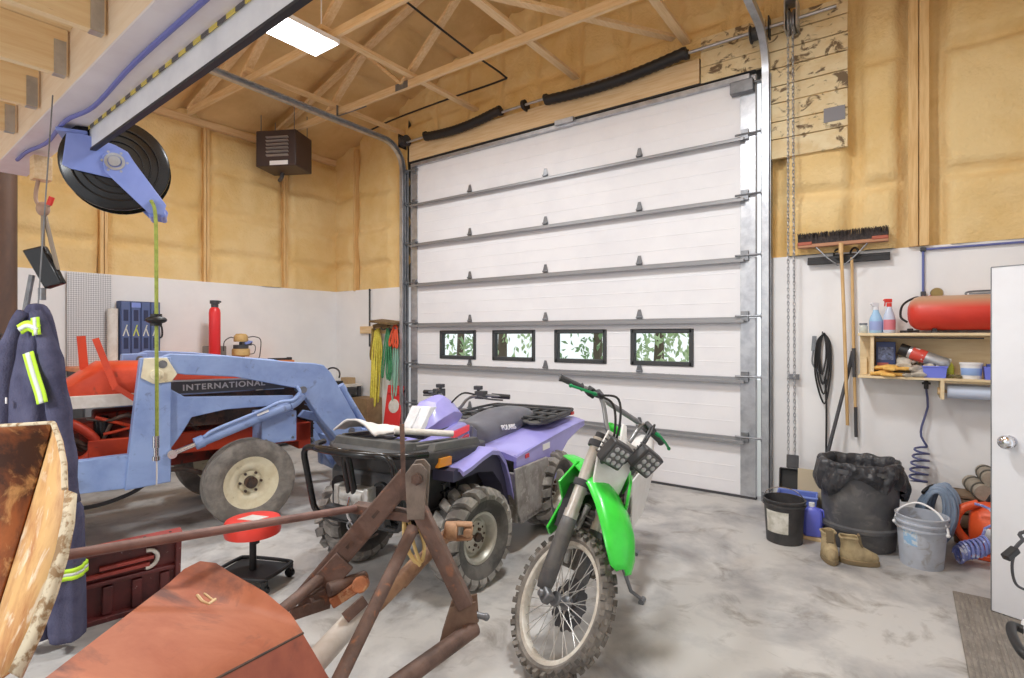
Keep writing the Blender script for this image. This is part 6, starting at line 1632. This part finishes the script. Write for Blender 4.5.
for i, (x, y, z, rz, L, r, lab) in enumerate(((.47, 5.62, .38, .15, .34, .06, 'olive rolled tarp on the crate, the front left roll by the door'), (.6, 5.66, .38, -.1, .3, .055, 'olive rolled tarp on the crate, half hidden by the open door'), (.53, 5.64, .488, .05, .3, .055, 'olive rolled tarp lying on top of two others'))):
    t = thing('rolled_tarp', lab, 'tarp', (x, y, z), rz + PI / 2, group='rolled tarps by the door')
    t.rotation_euler = (0, 0, rz + PI / 2)
    g = MB(); P = [(-L / 2 + L * k / 10, 0, r) for k in range(11)]
    g.tube(P, [r * (1 + .05 * math.sin(k * 2.1)) for k in range(11)], 16); g.build('roll', TARP, t, smooth=60)
    g = MB()
    for xx in (-L * .28, L * .28): g.tube([(xx, (r * 1.06) * math.cos(a), r + (r * 1.06) * math.sin(a)) for a in [2 * PI * q / 20 for q in range(20)]], .006, 6, closed=True)
    g.build('tie', mat('tie_cord', (96, 92, 84), .8), t)
cr = thing('wooden_crate', 'dark wooden crate against the wall under the rolled tarps', 'crate', (.55, 5.66, 0))
g = MB()
for z in (.06, .18, .3):
    g.box((0, -.13, z), (.46, .016, .1)); g.box((0, .13, z), (.46, .016, .1)); g.box((-.222, 0, z), (.016, .26, .1)); g.box((.222, 0, z), (.016, .26, .1))
for x in (-.2, .2):
    for y in (-.11, .11): g.box((x, y, .19), (.03, .03, .38))
g.box((0, 0, .371), (.46, .27, .018)); g.build('crate_slats', mat('crate_brown', (132, 110, 88), .7), cr)
g = MB(); g.box((0, 0, .2), (.3, .02, .4), R=(-.1, 0, 0)); o_ = g.build('plasterboard_offcut', WHITEP); o_.location = (.0, 5.66, .01); tag(o_, 'white plasterboard offcut leaning on the wall behind bin and hose coil', 'board')
# mat
g = MB(); g.box((.68, 3.87, .005), (.86, 1.18, .01))
mt = g.build('door_mat', mat('mat_grey', (136, 128, 120), .95, c2=(112, 105, 98), scale=4, c3=(160, 152, 142), scale3=30, amt3=.6, stretch=(6, 1, 1)), bev=.003)
tag(mt, 'worn grey ribbed mat on the floor by the open white door', 'mat')
g = MB()
for k in range(34): g.box((.26 + .025 * k, 3.87, .011), (.012, 1.15, .004))
g.build('rib', mat('mat_rib', (122, 114, 106), .95, c2=(146, 138, 128), scale=9), mt)
# ---- white door standing open
d2 = struct(thing('door_2', None, None, (1.21, 3.95, 0), math.radians(180 - 22.7)), 'plain white door standing open, with a chrome lever')
g = MB(); g.box((.425, 0, 1.03), (.85, .045, 2.03)); g.build('door_leaf', mat('leaf_white', (226, 227, 231), .4, c2=(220, 220, 224), scale=2), d2, bev=.003)
g = MB(); g.box((.851, 0, 1.03), (.004, .05, 2.03)); g.box((.425, 0, 2.047), (.85, .05, .005)); g.build('edge_strip', STEEL, d2)
g = MB(); g.box((.853, 0, 1.03), (.006, .03, .1)); g.build('latch_plate', BLACK, d2)
for s in (-1, 1):
    g = MB(); g.cyl((.765, s * .022, 1.03), (.765, s * .034, 1.03), .035, 22); g.cyl((.765, s * .034, 1.03), (.765, s * .065, 1.03), .013, 12); g.lathe([(.0, .0), (.024, .0), (.036, .014), (.04, .03), (.034, .045), (.018, .052), (0, .054)], 20, M=Matrix.Translation((.765, s * .058, 1.03)) @ Matrix.Rotation(-s * PI / 2, 4, 'X')); g.build('door_handle', CHROME, d2, smooth=50)
for z in (.25, 1.03, 1.8):
    g = MB(); g.cyl((0, -.028, z - .05), (0, -.028, z + .05), .009, 10); g.build('hinge', STEEL, d2)
# ---- white cooler at the frame edge, with a cord above
ck = thing('cool_box', 'white cool box with a black carry handle by the open door', 'cool box', (.735, 3.05, .0), math.radians(0))
g = MB(); g.box((0, 0, .17), (.62, .38, .34)); g.build('cooler_body', WHITEP, ck, bev=.02)
g = MB(); g.box((0, 0, .37), (.64, .4, .06)); g.build('lid', WHITEP, ck, bev=.015)
g = MB(); g.tube(spline([(-.31, -.13, .37), (-.34, -.14, .375), (-.36, -.11, .385), (-.37, 0, .39), (-.36, .11, .385), (-.34, .14, .375), (-.31, .13, .37)], 5), .018, 10); g.build('handle', BLACK, ck)
pc = thing('power_cord', 'dark power cord with a plug hanging beside the open white door', 'cord', (1.21, 2.98, 1.0))
o3 = Vector((1.21, 2.98, 1.0))
g = MB(); g.X = Matrix.Translation(-o3)
g.tube(spline([o3, o3 + Vector((-.1, 0, .02)), Q(1040, 530, 2.5), Q(1022, 541, 2.48), Q(1012, 552, 2.47)], 6), .008, 7); g.tube(spline([Q(1016, 548, 2.48), Q(1012, 566, 2.48), Q(1016, 584, 2.48), Q(1030, 592, 2.5)], 6), .006, 7); g.build('cord', DGREY, pc)
g = MB(); g.X = Matrix.Translation(-o3); g.bar(Q(1016, 549, 2.47), Q(1005, 558, 2.46), .035, .03); g.build('plug', BLACK, pc, bev=.005)

# ================================================================ left wall and far corner
cb = thing('tool_cabinet', 'long orange topped steel cabinet along the left wall behind the tractor', 'cabinet', (-7.73, 3.35, 0))
g = MB(); g.box((0, 0, .63), (.54, 2.56, 1.2)); g.build('cabinet_body', DGREY, cb, bev=.006)
g = MB(); g.box((.0, 0, 1.255), (.58, 2.62, .05)); g.build('cabinet_top', mat('orange_top', (226, 142, 88), .5, c2=(206, 120, 70), scale=5), cb, bev=.004)
for k in range(4):
    g = MB(); g.box((.275, -.96 + .64 * k, .63), (.02, .6, 1.1)); dd = g.build('door', GREY, cb, bev=.004)
    g = MB(); g.box((.295, -.74 + .64 * k, .7), (.02, .02, .14)); g.build('handle', STEEL, dd)
CT = 1.28
# perforated sheet
pf = mat('perforated', (206, 206, 208), .45, .3)
nt = pf.node_tree; tc_ = nt.nodes.new('ShaderNodeTexCoord'); mp = nt.nodes.new('ShaderNodeMapping'); mp.inputs['Rotation'].default_value = (math.radians(45), 0, 0); vr = nt.nodes.new('ShaderNodeTexChecker'); vr.inputs['Scale'].default_value = 58
vr.inputs['Color1'].default_value = lin((216, 216, 218)); vr.inputs['Color2'].default_value = lin((168, 168, 172))
nt.links.new(tc_.outputs['Object'], mp.inputs[0]); nt.links.new(mp.outputs[0], vr.inputs['Vector']); nt.links.new(vr.outputs[0], nt.nodes['Principled BSDF'].inputs['Base Color'])
g = MB(); g.box((.0, 0, .56), (.012, .44, 1.12)); o_ = g.build('perforated_sheet', pf, smooth=0); o_.location = (-8.0, 2.29, CT); tag(o_, 'perforated grey metal sheet propped on the left wall', 'sheet')
g = MB(); g.cyl((0, 0, 0), (0, 0, .70), .055, 22); o_ = g.build('paper_roll', WHITED); o_.location = (-7.92, 2.5, CT); tag(o_, 'white roll standing upright left of the blue organiser', 'roll')
# blue organiser
og = thing('tool_organiser', 'navy blue tool organiser with four tall compartments on the left wall', 'tool organiser', (-7.95, 2.79, CT))
g = MB(); g.box((0, 0, .4), (.12, .45, .8)); g.build('organiser_body', mat('org_blue', (62, 76, 116), .5), og, bev=.006)
ORGD = mat('org_dark', (44, 52, 86), .5); ORGL = mat('org_light', (88, 104, 148), .45); MK = mat('mark_white', (214, 216, 206), .5); MKY = mat('mark_lime', (206, 214, 96), .5)
for k in range(4):
    y = -.165 + .11 * k
    g = MB(); g.box((.066, y, .42), (.02, .095, .74)); p_ = g.build('compartment', ORGL, og, bev=.008)
    g = MB(); g.bar((.078, y - .03, .36), (.078, y, .46), .012, .006, up=(1, 0, 0)); g.bar((.078, y + .03, .36), (.078, y, .46), .012, .006, up=(1, 0, 0)); g.bar((.078, y, .46), (.078, y + .012, .5), .012, .006, up=(1, 0, 0)); g.build('tool_mark', MKY if k == 1 else MK, p_)
    g = MB(); g.bar((.078, y - .022, .1), (.078, y, .06), .012, .006, up=(1, 0, 0)); g.bar((.078, y + .022, .1), (.078, y, .06), .012, .006, up=(1, 0, 0)); g.build('tool_mark', MK, p_)
    for z in (.27, .62):
        g = MB(); g.box((.078, y, z), (.004, .05, .14)); g.build('clip_plate', ORGD, p_)
g = MB(); g.box((.079, -.055, .75), (.006, .1, .06)); g.build('top_badge', RBLUE, og)
g = MB(); g.tube(spline([(.0, .225, .5), (.0, .265, .48), (.0, .27, .36), (.0, .225, .33)], 5), .012, 8); g.build('handle', BLACK, og)
# red cylinder, small engine, odds
rc = thing('gas_cylinder', 'tall slim red cylinder with a dark cap on the cabinet', 'cylinder', (-7.62, 3.58, CT))
g = MB(); g.lathe([(.065, 0), (.072, .01), (.072, .68), (.066, .72), (.045, .75), (.04, .76), (0, .76)], 28); g.build('cylinder_body', mat('cyl_red', (226, 50, 54), .35), rc, smooth=50)
g = MB(); g.cyl((0, 0, .75), (0, 0, .80), .045, 18); g.cyl((0, 0, .80), (0, 0, .845), .06, 18); g.box((0, .05, .83), (.03, .06, .025)); g.build('cap', DGREY, rc)
se = thing('small_engine', 'small tan and blue engine with looping wires on the cabinet', 'engine', (-7.62, 3.94, CT))
TANP = mat('engine_tan', (206, 172, 112), .5, c2=(180, 142, 88), scale=12)
g = MB(); g.box((0, 0, .02), (.2, .2, .04)); g.cyl((0, 0, .03), (0, 0, .08), .05, 14); g.build('engine_base', DRED, se, bev=.004)
g = MB(); g.lathe([(.0, .07), (.1, .07), (.118, .09), (.118, .16), (.11, .18), (0, .18)], 24); g.build('lower_housing', TANP, se, smooth=40)
g = MB(); g.cyl((0, 0, .18), (0, 0, .235), .1, 20); g.box((.03, .05, .25), (.1, .14, .05)); g.build('crank_case', DGREY, se, bev=.006)
g = MB(); g.box((.03, .06, .27), (.12, .12, .03), R=(.2, .1, .3)); g.build('air_filter', RBLUE, se, bev=.006)
g = MB(); g.lathe([(.0, .28), (.085, .28), (.09, .3), (.085, .36), (.06, .39), (0, .395)], 20, sx=.9, sy=1.1); g.build('upper_housing', TANP, se, smooth=50)
g = MB(); g.tube(spline([(0, .09, .34), (.0, .2, .35), (.02, .28, .3), (.02, .27, .1), (.02, .25, .03)], 6), .007, 6); g.tube(spline([(0, -.09, .33), (.02, -.16, .34), (.02, -.24, .28), (.02, -.25, .15)], 6), .007, 6); g.tube(spline([(.05, .1, .25), (.05, .18, .22), (.05, .17, .12), (.05, .1, .1)], 6), .006, 6); g.build('wire', DGREY, se)
g = MB(); g.box((0, 0, .11), (.2, .24, .22)); g.cyl((.0, -.02, .22), (0, -.02, .26), .05, 14); o_ = g.build('battery_charger', mat('charger_grey', (124, 122, 116), .5), bev=.01); o_.location = (-7.8, 3.66, CT); tag(o_, 'grey box shaped charger behind the red cylinder', 'charger')
# corner bench with clutter
wb = thing('workbench', 'white topped workbench in the far left corner', 'workbench', (-7.62, 5.28, 0))
g = MB(); g.box((0, 0, .84), (.8, .96, .04)); g.build('worktop', WHITED, wb, bev=.004)
for x in (-.36, .36):
    for y in (-.43, .43):
        g = MB(); g.box((x, y, .41), (.05, .05, .82)); g.build('leg', DGREY, wb)
g = MB(); g.box((0, 0, .2), (.74, .9, .02)); g.build('under_shelf', PINE, wb)
bx2 = thing('storage_box', 'black plastic box stored under the corner workbench', 'box', (-7.5, 5.3, .21))
g = MB(); tray(g, .5, .6, .46); g.build('box_shell', BLACK, bx2, bev=.006)
g = MB(); g.box((0, 0, .465), (.58, .69, .02)); g.build('lid', BLACK, bx2, bev=.005)
def clut(nm, lab, cat, bmesh_, m, loc, rz=0, grp='clutter on the corner workbench'):
    o = bmesh_.build(nm, m, bev=.003); o.location = loc; o.rotation_euler = (0, 0, rz); return tag(o, lab, cat, grp)
g = MB(); g.tube(spline([(-.2, 0, .03), (-.1, .04, .07), (.05, 0, .05), (.2, .05, .03), (.1, .1, .06), (-.1, .1, .04)], 5), .03, 8); clut('ratchet_strap', 'dark red strap heaped on the corner workbench', 'strap', g, DRED, (-7.55, 5.0, .86))
g = MB(); g.lathe([(.05, 0), (.05, .12), (.042, .13), (0, .13)], 16); clut('tin_can', 'small grey tin on the far corner workbench', 'tin', g, GREY, (-7.75, 4.92, .86))
g = MB(); g.box((0, 0, .05), (.2, .14, .1)); clut('cardboard_box', 'small brown cardboard box at the end of the corner workbench', 'box', g, mat('cardboard', (176, 150, 116), .8), (-7.4, 5.6, .86))
g = MB(); g.tube([(.13 * math.cos(a), .02 * math.sin(2 * a), .14 + .13 * math.sin(a)) for a in [PI * k / 14 for k in range(-1, 16)]], .014, 8); g.box((0, 0, .03), (.3, .12, .06)); clut('tool_tote', 'black open tool tote with hoop handle on the corner workbench', 'tool tote', g, BLACK, (-7.42, 5.32, .86), .3)
g = MB(); g.box((0, 0, .015), (.3, .06, .03)); g.box((.15, 0, .02), (.06, .1, .04)); clut('mallet', 'black mallet lying on the orange cabinet end', 'mallet', g, BLACK, (-7.6, 4.5, CT), 1.2, None)
g = MB(); g.box((0, 0, .02), (.42, .3, .64)); o_ = g.build('brown_board', mat('board_brown', (150, 124, 92), .7, c2=(120, 96, 70), scale=5)); 
o_.location = (-7.02, 5.66, .31); tag(o_, 'brown wooden box leaning in the corner below the ropes', 'box')
# rope rack on the back wall
rk2 = thing('rope_rack', 'wooden board with hooks on the back wall holding ropes', 'rack', (-6.78, YW, 1.74))
g = MB(); g.box((0, -.02, 0), (1.1, .04, .12)); g.build('rack_board', PINE, rk2, bev=.004)
g = MB(); g.box((.22, -.13, .12), (.52, .26, .03), R=(.12, .1, 0)); g.box((.1, -.1, .08), (.3, .16, .06), R=(.2, -.1, .1)); g.build('rack_shelf', mat('rack_brown', (134, 108, 70), .8, c2=(96, 72, 46), scale=9), rk2)
for x in (-.05, .12, .3, .44):
    g = MB(); g.tube(spline([(x, -.03, .02), (x, -.12, .0), (x, -.16, .03)], 4), .012, 8); g.build('hook', STEEL, rk2)
def ropes(nm, lab, x, z0, L, w, n, r, m, seed):
    random.seed(seed); t = thing(nm, lab, 'rope', (x, YW - .12, z0), group='ropes hanging on the rack')
    g = MB()
    for k in range(n):
        a = random.uniform(-w, w); b_ = a + random.uniform(-.05, .05); l = L * random.uniform(.85, 1.05)
        y = random.uniform(-.05, .04)
        g.tube(spline([(a * .4, 0, .02), (a, y, -l * .3), (b_ - .02, y, -l * .8), (b_, y, -l), (b_ + .03, y, -l * .8), (a + .02, y + .02, -l * .3), (a * .3, .02, .02)], 5), r, 6)
    g.build('strands', m, t); return t
ropes('rope', 'bundle of yellow rope hanging lowest on the rack', -6.80, 1.74, 1.18, .09, 9, .013, mat('rope_yellow', (222, 210, 92), .8, c2=(196, 178, 60), scale=30), 1)
ropes('rope', 'bundle of green rope hanging at the middle of the rack', -6.54, 1.74, .8, .06, 7, .012, mat('rope_green', (76, 150, 104), .8, c2=(54, 116, 80), scale=30), 2)
ropes('rope', 'pale teal cord hanging nearest the big door', -6.37, 1.74, 1.05, .07, 4, .007, mat('rope_teal', (150, 196, 176), .8), 3)
ropes('rope', 'short coil of orange red rope hanging on the rack near the door', -6.38, 1.80, .34, .06, 6, .014, mat('rope_red', (224, 92, 60), .8), 4)
ropes('rope', 'brown old rope hanging beside the yellow bundle', -6.92, 1.74, .5, .05, 4, .013, mat('rope_brown', (140, 118, 60), .8), 5)
g = MB(); g.box((0, -.012, 0), (.03, .012, .95)); g.cyl((0, .012, .45), (0, -.03, .45), .008, 8); o_ = g.build('pry_bar', DGREY, bev=.003); o_.location = (-7.1, YW - .012, 1.94); tag(o_, 'dark flat bar hanging upright on the back wall above the ropes', 'bar')
# red creeper standing under the ropes
cp = thing('car_creeper', 'red mechanic creeper board standing under the ropes by the door', 'creeper', (-6.42, 5.62, 0))
M = Matrix.Rotation(math.radians(-9), 4, 'X')
g = MB(); g.X = M; g.box((0, 0, .46), (.36, .03, .84)); g.box((-.0, -.02, .80), (.3, .03, .12)); g.build('creeper_board', mat('creeper_red', (222, 58, 58), .4), cp, bev=.02)
g = MB(); g.X = M; g.sph((0.02, -.018, .56), (.12, .006, .11), 20, 8); g.build('round_label', WHITED, cp)
for x in (-.17, .17):
    for z in (.12, .8):
        g = MB(); g.X = M; g.cyl((x, .03, z - .02), (x, .03, z + .02), .03, 12); g.build('caster', BLACK, cp)
g = MB(); g.X = M; g.box((0, 0, .02), (.42, .05, .04)); g.build('foot_rail', BLACK, cp)
# oil drip stains belong to the floor
